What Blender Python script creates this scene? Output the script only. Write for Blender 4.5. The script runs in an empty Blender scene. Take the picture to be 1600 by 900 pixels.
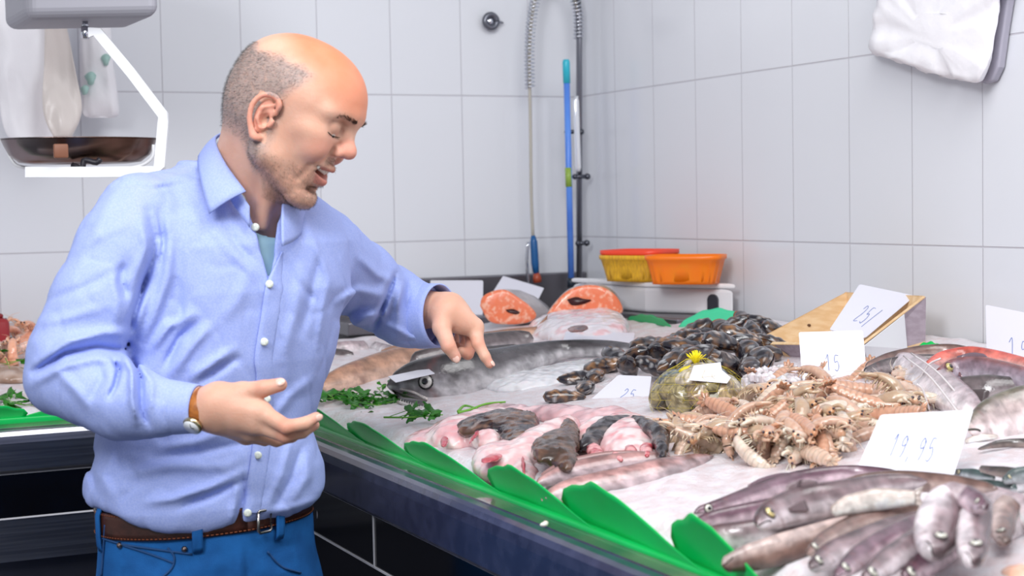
import bpy, math, random
import numpy as np
from mathutils import Vector
SC = bpy.context.scene
COL = SC.collection
# ---------------- camera, world, lights, exposure ----------------
F = 2487.83
XA = np.array([5295.0, 237.0, -F]); XA /= np.linalg.norm(XA)
YA = np.array([-1174.0, 114.0, -F]); YA -= XA * (XA @ YA); YA /= np.linalg.norm(YA)
ZA = np.cross(XA, YA)
R = np.array([XA, YA, ZA])
CAM = np.array([0, 0, 1.5])
cd = bpy.data.cameras.new('camera'); cam = bpy.data.objects.new('camera', cd); COL.objects.link(cam)
from mathutils import Matrix
M4 = Matrix([list(R[0]) + [0], list(R[1]) + [0], list(R[2]) + [1.5], [0, 0, 0, 1]])
cam.matrix_world = M4
cd.sensor_width = 36; cd.lens = 36 * F / 1600
cd.dof.use_dof = True; cd.dof.focus_distance = 2.72; cd.dof.aperture_fstop = 6.0
cd.clip_start = 0.05
SC.camera = cam
W = bpy.data.worlds.new('world'); SC.world = W; W.use_nodes = True
W.node_tree.nodes['Background'].inputs[0].default_value = (0.90, 0.93, 1.0, 1)
W.node_tree.nodes['Background'].inputs[1].default_value = 0.29
SC.view_settings.view_transform = 'Standard'; SC.view_settings.look = 'None'
SC.view_settings.gamma = 1; SC.view_settings.use_curve_mapping = False
SC.view_settings.exposure = 0.33

def area(name, loc, target, size, power, color=(1, 1, 1)):
    l = bpy.data.lights.new(name, 'AREA'); l.shape = 'RECTANGLE'; l.size, l.size_y = size; l.energy = power; l.color = color
    o = bpy.data.objects.new(name, l); COL.objects.link(o); o.location = loc
    o.rotation_euler = (Vector(target) - Vector(loc)).to_track_quat('-Z', 'Y').to_euler()
    return o
area('unseen_overhead_light', (1.3, 0.9, 3.3), (1.2, 2.2, 1.0), (1.3, 1.3), 25)
area('unseen_overhead_light', (0.3, 1.0, 3.1), (2.1, 2.7, 1.5), (1.0, 1.0), 17)  # unseen fill, added to brighten the right wall
area('unseen_overhead_light', (-0.9, 0.5, 2.7), (0.8, 2.7, 1.2), (0.7, 0.7), 40, (0.96, 0.97, 1))  # unseen key from upper left, placed to light the man's shoulder
_s = bpy.data.lights.new('counter_lamp', 'SPOT'); _s.energy = 13; _s.color = (1, 0.10, 0.01); _s.spot_size = math.radians(30); _s.spot_blend = 0.8; _s.shadow_soft_size = 0.05
_o = bpy.data.objects.new('counter_lamp', _s); COL.objects.link(_o); _o.location = (1.175, 2.328, 2.469)
_o.rotation_euler = (Vector((0.735, 2.225, 1.745)) - Vector(_o.location)).to_track_quat('-Z', 'Y').to_euler()
_s.spot_size = math.radians(14)

# ---------------- pixel -> place ----------------
def ray(px, py): return R @ np.array([(px - 800) / F, -(py - 450) / F, -1.0])
def P(px, py, z): return CAM + ray(px, py) * z
def topz(x, y, k=0.106): return 1.08 + k * max(x - 0.89, y - 3.17, 0)
def S(px, py, off=0.0):
    d = ray(px, py); lo, hi = 0.5, 8
    for _ in range(40):
        m = (lo + hi) / 2; p = CAM + d * m
        if p[2] > topz(p[0], p[1]) + off: lo = m
        else: hi = m
    return CAM + d * lo
def dep(p): return -float((R.T @ (np.asarray(p) - CAM))[2])
RX, UY, TZ = R[:, 0].copy(), R[:, 1].copy(), R[:, 2].copy()   # image right, image up, towards the camera
YW, XW = 4.0676, 2.1335

# ---------------- numeric noise ----------------
_rs = np.random.RandomState(5); _perm = _rs.rand(64, 64, 64).astype(np.float32)
def vnoise(p):
    p = np.asarray(p, float); i = np.floor(p).astype(int); f = p - i; f = f * f * (3 - 2 * f); i = i & 63; j = (i + 1) & 63
    X0, Y0, Z0, X1, Y1, Z1 = i[:, 0], i[:, 1], i[:, 2], j[:, 0], j[:, 1], j[:, 2]; fx, fy, fz = f.T
    a = _perm[X0, Y0, Z0] * (1 - fx) + _perm[X1, Y0, Z0] * fx; b = _perm[X0, Y1, Z0] * (1 - fx) + _perm[X1, Y1, Z0] * fx
    c = _perm[X0, Y0, Z1] * (1 - fx) + _perm[X1, Y0, Z1] * fx; d = _perm[X0, Y1, Z1] * (1 - fx) + _perm[X1, Y1, Z1] * fx
    return (a * (1 - fy) + b * fy) * (1 - fz) + (c * (1 - fy) + d * fy) * fz
def fbm(p, o=3):
    p = np.asarray(p, float); s = 0; a = 0.5; t = 0
    for k in range(o): s = s + a * vnoise(p * 2 ** k + 7.3 * k); t += a; a *= 0.5
    return s / t
def sst(a, b, x):
    t = np.clip((x - a) / (b - a + 1e-12), 0, 1); return t * t * (3 - 2 * t)
def mixc(a, b, t):
    t = np.asarray(t)[:, None]; return np.asarray(a) * (1 - t) + np.asarray(b) * t

# ---------------- materials ----------------
def lin(c):
    if isinstance(c, str):
        c = c.lstrip('#'); c = [int(c[i:i + 2], 16) / 255 for i in (0, 2, 4)]
        c = [x / 12.92 if x < 0.04045 else ((x + 0.055) / 1.055) ** 2.4 for x in c]
    return tuple(c[:3])
def mat(name, c, rough=0.5, metal=0.0, c2=None, scale=20, lo=0.4, hi=0.6, bump=0.0, bscale=60, sss=0.0, ssc=(1, 0.4, 0.25), trans=0.0, vcol=False, coat=0.0, stretch=None, alpha=1.0, emit=0.0, spec=0.5, detail=4, ior=None, nmix=0.5):
    m = bpy.data.materials.new(name); m.use_nodes = True; nt = m.node_tree; b = nt.nodes['Principled BSDF']; N = nt.nodes; L = nt.links
    c = lin(c); b.inputs['Base Color'].default_value = (*c, 1); b.inputs['Roughness'].default_value = rough; b.inputs['Metallic'].default_value = metal
    b.inputs['Specular IOR Level'].default_value = spec; b.inputs['Coat Weight'].default_value = coat; b.inputs['Coat Roughness'].default_value = 0.08
    if ior: b.inputs['IOR'].default_value = ior
    b.inputs['Transmission Weight'].default_value = trans; b.inputs['Alpha'].default_value = alpha
    if sss: b.inputs['Subsurface Weight'].default_value = sss; b.inputs['Subsurface Radius'].default_value = ssc; b.inputs['Subsurface Scale'].default_value = 0.008
    tc = N.new('ShaderNodeTexCoord'); src = tc.outputs['Object']
    if stretch:
        mp = N.new('ShaderNodeMapping'); mp.inputs['Scale'].default_value = stretch; L.new(src, mp.inputs[0]); src = mp.outputs[0]
    base = None
    if vcol:
        at = N.new('ShaderNodeAttribute'); at.attribute_name = 'Col'; base = at.outputs['Color']; L.new(base, b.inputs['Base Color'])
    if c2 is not None:
        no = N.new('ShaderNodeTexNoise'); no.inputs['Scale'].default_value = scale; no.inputs['Detail'].default_value = detail; L.new(src, no.inputs[0])
        mr = N.new('ShaderNodeMapRange'); mr.inputs[1].default_value = lo; mr.inputs[2].default_value = hi; L.new(no.outputs[0], mr.inputs[0])
        mx = N.new('ShaderNodeMix'); mx.data_type = 'RGBA'; 
        if vcol:
            mx.blend_type = 'MIX'; mu = N.new('ShaderNodeMath'); mu.operation = 'MULTIPLY'; mu.inputs[1].default_value = nmix; L.new(mr.outputs[0], mu.inputs[0]); L.new(mu.outputs[0], mx.inputs[0]); L.new(base, mx.inputs[6])
        else:
            L.new(mr.outputs[0], mx.inputs[0]); mx.inputs[6].default_value = (*c, 1)
        mx.inputs[7].default_value = (*lin(c2), 1); L.new(mx.outputs[2], b.inputs['Base Color'])
    if bump:
        n2 = N.new('ShaderNodeTexNoise'); n2.inputs['Scale'].default_value = bscale; n2.inputs['Detail'].default_value = 5; L.new(src, n2.inputs[0])
        bu = N.new('ShaderNodeBump'); bu.inputs['Strength'].default_value = 1; bu.inputs['Distance'].default_value = bump; L.new(n2.outputs[0], bu.inputs['Height']); L.new(bu.outputs[0], b.inputs['Normal'])
    if emit: b.inputs['Emission Color'].default_value = (*c, 1); b.inputs['Emission Strength'].default_value = emit
    return m

# ---------------- mesh gathering ----------------
class G:
    def __init__(s): s.v = []; s.f = []; s.c = []; s.n = 0
    def add(s, v, f, c=None):
        v = np.asarray(v, float).reshape(-1, 3); k = s.n
        s.v.append(v); s.f += [tuple(int(i) + k for i in q) for q in f]; s.n += len(v)
        if c is None: c = (1, 1, 1)
        c = np.asarray(c, float); c = np.broadcast_to(c, (len(v), 3)) if c.ndim == 1 else c
        s.c.append(c); return s
    def verts(s): return np.concatenate(s.v) if s.v else np.zeros((0, 3))
def grid_faces(nu, nv, closed_v=False):
    f = []
    for i in range(nu - 1):
        for j in range(nv if closed_v else nv - 1):
            j2 = (j + 1) % nv; f.append((i * nv + j, i * nv + j2, (i + 1) * nv + j2, (i + 1) * nv + j))
    return f
def nrm(v): v = np.asarray(v, float); return v / (np.linalg.norm(v) + 1e-12)
def mesh_from(name, g, m, loc=(0, 0, 0), smooth=True, vc=True):
    me = bpy.data.meshes.new(name); v = g.verts() - np.asarray(loc)
    me.from_pydata(v.tolist(), [], g.f)
    if smooth: me.polygons.foreach_set('use_smooth', [True] * len(me.polygons))
    if m is not None:
        for q in (m if isinstance(m, list) else [m]): me.materials.append(q)
    if vc:
        a = me.color_attributes.new('Col', 'FLOAT_COLOR', 'POINT'); c = np.concatenate(g.c); a.data.foreach_set('color', np.c_[c, np.ones(len(c))].astype(np.float32).ravel())
    me.update(); return me
def tag(o, label, cat, group=None, kind=None):
    o['label'] = label; o['category'] = cat
    if group: o['group'] = group
    if kind: o['kind'] = kind
    return o
def thing(name, label, cat, loc, group=None, kind=None):
    o = bpy.data.objects.new(name, None); COL.objects.link(o); o.location = loc; o.empty_display_size = 0.02
    return tag(o, label, cat, group, kind)
def part(name, g, m, parent, smooth=True, label=None):
    r = parent; loc = np.array(parent.location)
    while r.parent: r = r.parent; loc = loc + np.array(r.location)
    o = bpy.data.objects.new(name, mesh_from(name, g, m, loc, smooth)); COL.objects.link(o); o.parent = parent
    if label: o['label'] = label
    return o
def single(name, g, m, label, cat, loc=None, group=None, kind=None, smooth=True):
    if loc is None:
        v = g.verts(); loc = [(v[:, 0].min() + v[:, 0].max()) / 2, (v[:, 1].min() + v[:, 1].max()) / 2, v[:, 2].min()]
    o = bpy.data.objects.new(name, mesh_from(name, g, m, loc, smooth)); COL.objects.link(o); o.location = loc
    return tag(o, label, cat, group, kind)
def struct(name, g, m, smooth=False, parent=None):
    o = bpy.data.objects.new(name, mesh_from(name, g, m, (0, 0, 0), smooth)); COL.objects.link(o); o['kind'] = 'structure'
    if parent: o.parent = parent
    return o
def copy_thing(src, loc, rot, label=None, scale=None):
    r = src.copy(); COL.objects.link(r); r.location = loc; r.rotation_mode = 'QUATERNION'; r.rotation_quaternion = rot
    if scale: r.scale = (scale,) * 3
    if label: r['label'] = label
    for ch in list(src.children):
        c = ch.copy(); COL.objects.link(c); c.parent = r
        for g2 in ch.children: d = g2.copy(); COL.objects.link(d); d.parent = c
    return r
def place(o, loc, rot, scale=1.0):
    o.location = loc; o.rotation_mode = 'QUATERNION'; o.rotation_quaternion = rot; o.scale = (scale,) * 3
def quat(xaxis, zaxis):
    x = nrm(xaxis); z = np.asarray(zaxis, float); z = nrm(z - x * (x @ z)); y = np.cross(z, x)
    return Matrix([[x[0], y[0], z[0]], [x[1], y[1], z[1]], [x[2], y[2], z[2]]]).to_quaternion()
# ---------------- shapes ----------------
def box(g, lo, hi, c=None, bev=0.0):
    lo, hi = np.array(lo, float), np.array(hi, float)
    if bev <= 0:
        v = [(x, y, z) for x in (lo[0], hi[0]) for y in (lo[1], hi[1]) for z in (lo[2], hi[2])]
        return g.add(v, [(0, 1, 3, 2), (4, 6, 7, 5), (0, 4, 5, 1), (2, 3, 7, 6), (0, 2, 6, 4), (1, 5, 7, 3)], c)
    # bevelled box: rounded rectangle profile, extruded with inset caps
    def ring(z, ins):
        r = []; b = bev
        for cx, cy, a0 in ((hi[0] - b, hi[1] - b, 0), (lo[0] + b, hi[1] - b, 90), (lo[0] + b, lo[1] + b, 180), (hi[0] - b, lo[1] + b, 270)):
            for t in (0, 30, 60, 90):
                a = math.radians(a0 + t); r.append((cx + (b - ins) * math.cos(a), cy + (b - ins) * math.sin(a), z))
        return r
    prof = [(lo[2], bev), (lo[2] + bev * 0.3, bev * 0.3), (lo[2] + bev, 0), (hi[2] - bev, 0), (hi[2] - bev * 0.3, bev * 0.3), (hi[2], bev)]
    v = []
    for z, i in prof: v += ring(z, i)
    f = grid_faces(len(prof), 16, True); f += [tuple(range(15, -1, -1)), tuple(range(80, 96))]
    return g.add(v, f, c)
def frames(pts, up=(0, 0, 1)):
    pts = np.asarray(pts, float); T = np.gradient(pts, axis=0); T /= np.linalg.norm(T, axis=1)[:, None] + 1e-12
    u = np.array(up, float); Ns = []; Bs = []
    for t in T:
        n = u - t * (t @ u)
        if np.linalg.norm(n) < 1e-4: n = np.cross(t, [1, 0, 0]) if abs(t[0]) < .9 else np.cross(t, [0, 1, 0])
        n = nrm(n); Ns.append(n); Bs.append(np.cross(t, n)); u = n if tuple(up) == (0, 0, 0) else u
    return T, np.array(Ns), np.array(Bs)
def spline(pts, n):
    pts = np.asarray(pts, float)
    if len(pts) == 2: return pts[0] + (pts[1] - pts[0]) * np.linspace(0, 1, n)[:, None]
    q = np.vstack([2 * pts[0] - pts[1], pts, 2 * pts[-1] - pts[-2]]); m = len(pts) - 1; out = []
    for t in np.linspace(0, m, n):
        i = min(int(t), m - 1); f = t - i; a, b, c, d = q[i:i + 4]
        out.append(0.5 * (2 * b + (c - a) * f + (2 * a - 5 * b + 4 * c - d) * f * f + (3 * b - a - 3 * c + d) * f ** 3))
    return np.array(out)
def tube(g, pts, r, k=8, c=None, up=(0.01, 0.02, 1), cap=True):
    pts = np.asarray(pts, float); r = np.broadcast_to(np.asarray(r, float), (len(pts),)); T, N_, B_ = frames(pts, up)
    a = np.linspace(0, 2 * np.pi, k, endpoint=False)
    v = (pts[:, None, :] + r[:, None, None] * (np.cos(a)[None, :, None] * N_[:, None, :] + np.sin(a)[None, :, None] * B_[:, None, :])).reshape(-1, 3)
    f = grid_faces(len(pts), k, True)
    if cap: f += [tuple(range(k - 1, -1, -1)), tuple(range((len(pts) - 1) * k, len(pts) * k))]
    return g.add(v, f, c)
def ell(g, c0, r, c=None, n=10, m=14, A=None):
    th = np.linspace(0, np.pi, n + 1); ph = np.linspace(0, 2 * np.pi, m, endpoint=False)
    v = np.array([[math.sin(t) * math.cos(p), math.sin(t) * math.sin(p), math.cos(t)] for t in th for p in ph]) * np.asarray(r)
    if A is not None: v = v @ np.asarray(A)
    return g.add(v + np.asarray(c0), grid_faces(n + 1, m, True), c)
def sheet(g, Pg, th, c=None, nrm_hint=None):
    """solid sheet from a grid of points Pg (nu,nv,3) with thickness th"""
    Pg = np.asarray(Pg, float); nu, nv = Pg.shape[:2]
    du = np.gradient(Pg, axis=0); dv = np.gradient(Pg, axis=1); n = np.cross(du, dv); n /= np.linalg.norm(n, axis=2)[..., None] + 1e-12
    v = np.concatenate([(Pg + n * th / 2).reshape(-1, 3), (Pg - n * th / 2).reshape(-1, 3)]); k = nu * nv
    f = grid_faces(nu, nv); f2 = [tuple(i + k for i in q[::-1]) for q in f]
    e = [(i, i + 1) for i in range(nv - 1)] + [((nu - 1) * nv + i + 1, (nu - 1) * nv + i) for i in range(nv - 1)]
    e += [((i + 1) * nv, i * nv) for i in range(nu - 1)] + [(i * nv + nv - 1, (i + 1) * nv + nv - 1) for i in range(nu - 1)]
    if c is not None and np.ndim(c) > 1: c = np.vstack([c, c])
    return g.add(v, f + f2 + [(a, a + k, b + k, b) for a, b in e], c)
def bil(a, b, c, d, nu, nv):
    """bilinear patch a-b (v dir) , d-c"""
    a, b, c, d = map(np.asarray, (a, b, c, d)); u = np.linspace(0, 1, nu)[:, None, None]; v = np.linspace(0, 1, nv)[None, :, None]
    return (a * (1 - v) + b * v) * (1 - u) + (d * (1 - v) + c * v) * u
def poly_prism(g, pts, n, th, c=None):
    """flat outline pts (world), extruded along n by th"""
    pts = np.asarray(pts, float); k = len(pts); v = np.vstack([pts, pts + np.asarray(n) * th])
    f = [tuple(range(k - 1, -1, -1)), tuple(range(k, 2 * k))] + [(i, (i + 1) % k, (i + 1) % k + k, i + k) for i in range(k)]
    return g.add(v, f, c)

# ---------------- room ----------------
def tile_mat(name, axis, off):
    m = mat(name, (0.74, 0.755, 0.80), rough=0.16, spec=0.5); nt = m.node_tree; N = nt.nodes; L = nt.links; b = N['Principled BSDF']
    tc = N.new('ShaderNodeTexCoord'); sp = N.new('ShaderNodeSeparateXYZ'); L.new(tc.outputs['Object'], sp.inputs[0])
    def line(sock, o, pitch, hw):
        a = N.new('ShaderNodeMath'); a.operation = 'SUBTRACT'; a.inputs[1].default_value = o; L.new(sock, a.inputs[0])
        d = N.new('ShaderNodeMath'); d.operation = 'DIVIDE'; d.inputs[1].default_value = pitch; L.new(a.outputs[0], d.inputs[0])
        r = N.new('ShaderNodeMath'); r.operation = 'PINGPONG'; r.inputs[1].default_value = 0.5; L.new(d.outputs[0], r.inputs[0])
        mr = N.new('ShaderNodeMapRange'); mr.interpolation_type = 'SMOOTHSTEP'; mr.inputs[1].default_value = hw / pitch * 0.5; mr.inputs[2].default_value = hw / pitch * 1.6; L.new(r.outputs[0], mr.inputs[0]); return mr.outputs[0]
    a = line(sp.outputs[axis], off, 0.2077, 0.0010); z = line(sp.outputs[2], 1.393, 0.4, 0.0016)
    mi = N.new('ShaderNodeMath'); mi.operation = 'MINIMUM'; L.new(a, mi.inputs[0]); L.new(z, mi.inputs[1])
    mx = N.new('ShaderNodeMix'); mx.data_type = 'RGBA'; L.new(mi.outputs[0], mx.inputs[0]); mx.inputs[6].default_value = (0.56, 0.55, 0.60, 1); mx.inputs[7].default_value = (0.74, 0.755, 0.80, 1)
    L.new(mx.outputs[2], b.inputs['Base Color'])
    no = N.new('ShaderNodeTexNoise'); no.inputs['Scale'].default_value = 5; no.inputs['Detail'].default_value = 1; L.new(tc.outputs['Object'], no.inputs[0])
    ad = N.new('ShaderNodeMath'); ad.operation = 'MULTIPLY_ADD'; ad.inputs[1].default_value = 1.2; L.new(no.outputs[0], ad.inputs[0]); L.new(mi.outputs[0], ad.inputs[2])
    bu = N.new('ShaderNodeBump'); bu.inputs['Strength'].default_value = 0.8; bu.inputs['Distance'].default_value = 0.0012; L.new(ad.outputs[0], bu.inputs['Height']); L.new(bu.outputs[0], b.inputs['Normal'])
    return m
g = G(); box(g, (-2.2, YW, 0), (XW + 0.1, YW + 0.1, 3.2)); struct('wall_back', g, tile_mat('wall_tiles_back', 0, 1.5624))
g = G(); box(g, (XW, 0.2, 0), (XW + 0.1, YW, 3.2)); struct('wall_right', g, tile_mat('wall_tiles_right', 1, 3.4345))
g = G(); box(g, (-2.2, -1.2, -0.05), (XW + 0.1, YW + 0.1, 0)); struct('floor', g, mat('floor_tiles', '#6a6b70', rough=0.35, c2='#55565c', scale=6))

# ---------------- counter ----------------
steel = mat('brushed_steel', '#9a9ba3', rough=0.28, metal=1.0, c2='#7e7f88', scale=3, stretch=(1, 1, 60))
steel_dk = mat('dark_steel', '#5a5c68', rough=0.3, metal=0.9, c2='#474955', scale=2.5)
granite = mat('dark_granite_edge', '#383c55', rough=0.22, c2='#2c3048', scale=30, spec=0.6)
ledge = mat('wet_stone_ledge', '#34363a', rough=0.04, c2='#7c7065', scale=7, lo=0.42, hi=0.75, spec=1.0, ior=1.9, coat=0.6, bump=0.0006, bscale=30)
black_tile = mat('black_tile', '#07070a', rough=0.12, c2='#b9bbc6', scale=42, lo=0.735, hi=0.76, stretch=(1, 1, 0.35), detail=2)
grout = mat('pale_grout', '#c9c9cf', rough=0.8)
XE, YE = 0.875, 3.165          # front edges of the two counter wings
def ztop(x, y): return topz(x, y)
def wing(root, axis, a0, a1):
    """axis 'y' = wing that runs along the right wall, 'x' = wing along the back wall"""
    def m(t, u, z):  # t along the run, u in from the edge
        return (XE + u, t, z) if axis == 'y' else (t, YE + u, z)
    def q(name, prof, mt, parent=root, t0=a0, t1=a1, label=None):
        g = G(); n = len(prof); v = [m(t0, u, z) for u, z in prof] + [m(t1, u, z) for u, z in prof]
        f = [(i, (i + 1) % n, (i + 1) % n + n, i + n) for i in range(n)] + [tuple(range(n - 1, -1, -1)), tuple(range(n, 2 * n))]
        g.add(v, f); return part(name, g, mt, parent, False, label)
    W_ = (XW - XE - 0.004) if axis == 'y' else (YW - YE - 0.004)
    ed = [(0.012, 1.077), (0.004, 1.074), (0.0, 1.066), (-0.002, 1.052), (0.0, 1.0), (0.004, 0.994), (0.03, 0.994), (0.03, 1.077)]
    q('counter_edge', ed, granite if axis == 'y' else steel)
    q('countertop', [(0.028, 1.060), (0.028, 1.0785), (W_, 1.0785 + 0.106 * (W_ - 0.03)), (W_, 1.06)], ledge)
    b = q('tile_band', [(0.012, 0.905), (0.012, 0.994), (0.05, 0.994), (0.05, 0.905)], black_tile)
    g = G()
    for z in (0.992, 0.905): box(g, *[np.minimum(m(a0, 0.0095, z - 0.0015), m(a1, 0.016, z + 0.0015)), np.maximum(m(a0, 0.0095, z - 0.0015), m(a1, 0.016, z + 0.0015))])
    t = a1 - 0.13
    while t > a0:
        lo, hi = m(t - 0.0012, 0.0095, 0.905), m(t + 0.0012, 0.016, 0.992); box(g, np.minimum(lo, hi), np.maximum(lo, hi)); t -= 0.5
    part('grout_line', g, grout, b, False)
    q('lower_band', [(0.014, 0.82), (0.014, 0.905), (0.05, 0.905), (0.05, 0.82)], mat('black_enamel', '#0b0b10', rough=0.15) if axis == 'y' else steel)
    q('kick_panel', [(0.05, 0.0), (0.05, 0.83), (W_, 0.83), (W_, 0.0)], steel_dk)
rc = thing('display_counter', 'long fish counter with dark rim and black tile band along the right wall', 'counter', (1.5, 2.2, 0))
wing(rc, 'y', 0.55, YW - 0.004)
lc = thing('display_counter', 'shorter steel fronted counter behind the man, along the back wall', 'counter', (0.2, 3.6, 0))
wing(lc, 'x', -1.6, XE)
# steel sink surround in the corner
g = G(); box(g, (1.35, 4.03, 1.17), (XW - 0.002, YW - 0.002, 1.293), bev=0.004); box(g, (1.35, 3.86, 1.16), (XW - 0.002, 4.028, 1.195), bev=0.004); box(g, (1.93, 3.20, 1.196), (XW - 0.002, 3.858, 1.216), bev=0.004)
single('sink_surround', g, mat('grey_steel', '#77757c', rough=0.35, metal=0.8), 'grey steel sink upstand in the corner where the two walls meet', 'sink', smooth=False)
# ---------------- crushed ice ----------------
ice = mat('crushed_ice', '#dbcdd0', rough=0.28, sss=0.6, ssc=(1.0, 0.85, 0.85), c2='#e3dfe4', scale=40, bump=0.003, bscale=170, spec=0.7)
def ice_bed(name, x0, x1, y0, y1, label, hgt=0.014, st=0.012):
    nx, ny = int((x1 - x0) / st), int((y1 - y0) / st); xs = np.linspace(x0, x1, nx); ys = np.linspace(y0, y1, ny)
    X, Y = np.meshgrid(xs, ys, indexing='ij'); p = np.c_[X.ravel(), Y.ravel(), np.zeros(X.size)]
    base = 1.08 + 0.106 * np.maximum(np.maximum(p[:, 0] - 0.89, p[:, 1] - 3.17), 0)
    ex = np.minimum(np.minimum(p[:, 0] - x0, x1 - p[:, 0]), np.minimum(p[:, 1] - y0, y1 - p[:, 1]))
    h = hgt * sst(0, 0.03, ex) + (fbm(p * 26, 3) - 0.5) * 0.010 * sst(0, 0.02, ex) + (fbm(p * 7 + 3, 2) - 0.5) * 0.012 * sst(0, 0.05, ex)
    p[:, 2] = base + np.maximum(h, 0.0005) ; g = G(); g.add(p, grid_faces(nx, ny))
    q = p.copy(); q[:, 2] = base - 0.004
    b = [i * ny for i in range(nx)], [i * ny + ny - 1 for i in range(nx)]
    return single(name, g, ice, label, 'ice', kind='stuff')
ice_bed('crushed_ice', 0.955, 2.10, 0.62, 3.84, 'bed of crushed white ice under the fish on the long counter')
ice_bed('crushed_ice', -1.3, 0.86, 3.245, 4.03, 'bed of crushed ice on the shorter counter behind the man')
g = G()
_r = random.Random(3)
for _ in range(60):
    a = P(1170 + _r.random() * 75, 572 + _r.random() * 26, 3.05); a = S(1165 + _r.random() * 85, 578 + _r.random() * 22, 0.02 + 0.02 * _r.random()); ell(g, a, (0.008 + 0.006 * _r.random(),) * 3, n=3, m=5)
single('ice_chunk', g, ice, 'heap of ice lumps piled in front of the wooden crate', 'ice', smooth=False, kind='stuff')
# ---------------- implicit surfaces ----------------
def smin(a, b, k):
    h = np.clip(0.5 + 0.5 * (b - a) / k, 0, 1); return b * (1 - h) + a * h - k * h * (1 - h)
class Shape:
    def __init__(s): s.p = []; s.disp = None
    def cap(s, a, b, ra, rb, k=0.01, op='u'):
        a, b = np.asarray(a, float), np.asarray(b, float); ab = b - a; q = ab @ ab + 1e-12
        def f(p):
            t = np.clip((p - a) @ ab / q, 0, 1); d = p - a - t[:, None] * ab; return np.sqrt((d * d).sum(1)) - (ra + (rb - ra) * t)
        s.p.append((f, (a + b) / 2, np.sqrt(q) / 2 + max(ra, rb), op, k)); return s
    def chain(s, pts, rs, k=0.01, op='u', kk=None):
        for i in range(len(pts) - 1): s.cap(pts[i], pts[i + 1], rs[i], rs[i + 1], k if i == 0 or kk is None else kk, op)
        return s
    def ell(s, c, r, A=None, k=0.01, op='u'):
        c, r = np.asarray(c, float), np.asarray(r, float); m = r.min()
        def f(p):
            d = p - c
            if A is not None: d = d @ A.T
            k0 = np.sqrt(((d / r) ** 2).sum(1)); k1 = np.sqrt(((d / (r * r)) ** 2).sum(1)); return k0 * (k0 - 1) / (k1 + 1e-9)
        s.p.append((f, c, r.max(), op, k)); return s
    def fn(s, f, c, br, k=0.01, op='u'): s.p.append((f, np.asarray(c, float), br, op, k)); return s
    def ev(s, p, bc=None, R_=None):
        d = np.full(len(p), 1.0)
        for f, c, br, op, k in s.p:
            if bc is not None and np.linalg.norm(bc - c) > br + R_ + 2 * k + 0.02: continue
            v = f(p)
            if op == 'u': d = smin(d, v, k)
            elif op == 's': d = -smin(-d, v, k)
            elif op == 'i': d = -smin(-d, -v, k)
        if s.disp is not None: d = d + s.disp(p)
        return d
    def mesh(s, lo, hi, h, B=14):
        lo = np.asarray(lo, float); hi = np.asarray(hi, float); nb = np.ceil((hi - lo) / (h * B)).astype(int)
        idx = np.stack(np.meshgrid(*[np.arange(n) for n in nb], indexing='ij'), -1).reshape(-1, 3)
        cen = lo + (idx + 0.5) * B * h; Rb = h * B * 0.87; dv = s.ev(cen); act = idx[np.abs(dv) < Rb * 1.35 + 0.012]
        gi = np.stack(np.meshgrid(*[np.arange(B + 1)] * 3, indexing='ij'), -1).reshape(-1, 3)
        VK, VP, FK = [], [], []; M = 1 << 20
        key = lambda a: (a[..., 0].astype(np.int64) * M + a[..., 1]) * M + a[..., 2]
        cr = np.array([[i, j, k] for i in (0, 1) for j in (0, 1) for k in (0, 1)]); ed = [(a, b) for a in range(8) for b in range(a + 1, 8) if abs(cr[a] - cr[b]).sum() == 1]
        for b in act:
            o = b * B; p = lo + (gi + o) * h; d = s.ev(p, lo + (b + 0.5) * B * h, Rb).reshape(B + 1, B + 1, B + 1); sg = d < 0
            if sg.all() or not sg.any(): continue
            c8 = np.stack([d[i:B + i, j:B + j, k:B + k] for i, j, k in cr], -1); s8 = c8 < 0; a = s8.any(-1) & ~s8.all(-1); ci = np.argwhere(a)
            if len(ci) == 0: continue
            v8 = c8[a]; acc = np.zeros((len(ci), 3)); n = np.zeros(len(ci))
            for e0, e1 in ed:
                x0, x1 = v8[:, e0], v8[:, e1]; q = (x0 < 0) != (x1 < 0); t = np.where(q, x0 / np.where(q, x0 - x1, 1), 0)
                acc += q[:, None] * (cr[e0] + t[:, None] * (cr[e1] - cr[e0])); n += q
            VK.append(key(ci + o + 1)); VP.append(lo + (ci + o + acc / n[:, None]) * h)
            for ax in range(3):
                u, w = [(1, 2), (2, 0), (0, 1)][ax]; s0 = [slice(0, B)] * 3; s1 = [slice(0, B)] * 3; s1[ax] = slice(1, B + 1)
                A_, B_ = sg[tuple(s0)], sg[tuple(s1)]; e = np.argwhere(A_ != B_)
                if len(e) == 0: continue
                fl = A_[tuple(e.T)]; E = e + o + 1; eu = np.zeros(3, int); eu[u] = 1; ew = np.zeros(3, int); ew[w] = 1
                q = np.stack([key(E - eu - ew), key(E - ew), key(E), key(E - eu)], 1); q[~fl] = q[~fl][:, ::-1]; FK.append(q)
        VK = np.concatenate(VK); VP = np.concatenate(VP); FK = np.concatenate(FK); od = np.argsort(VK); VK = VK[od]; VP = VP[od]
        ix = np.clip(np.searchsorted(VK, FK), 0, len(VK) - 1); ok = (VK[ix] == FK).all(1); return VP, ix[ok]
def relax(v, f, n=1, a=0.5):
    e = np.concatenate([f[:, [0, 1]], f[:, [1, 2]], f[:, [2, 3]], f[:, [3, 0]]])
    for _ in range(n):
        s = np.zeros_like(v); c = np.zeros(len(v))
        for x, y in ((0, 1), (1, 0)): np.add.at(s, e[:, x], v[e[:, y]]); np.add.at(c, e[:, x], 1)
        v = v * (1 - a) + a * s / np.maximum(c, 1)[:, None]
    return v
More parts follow.
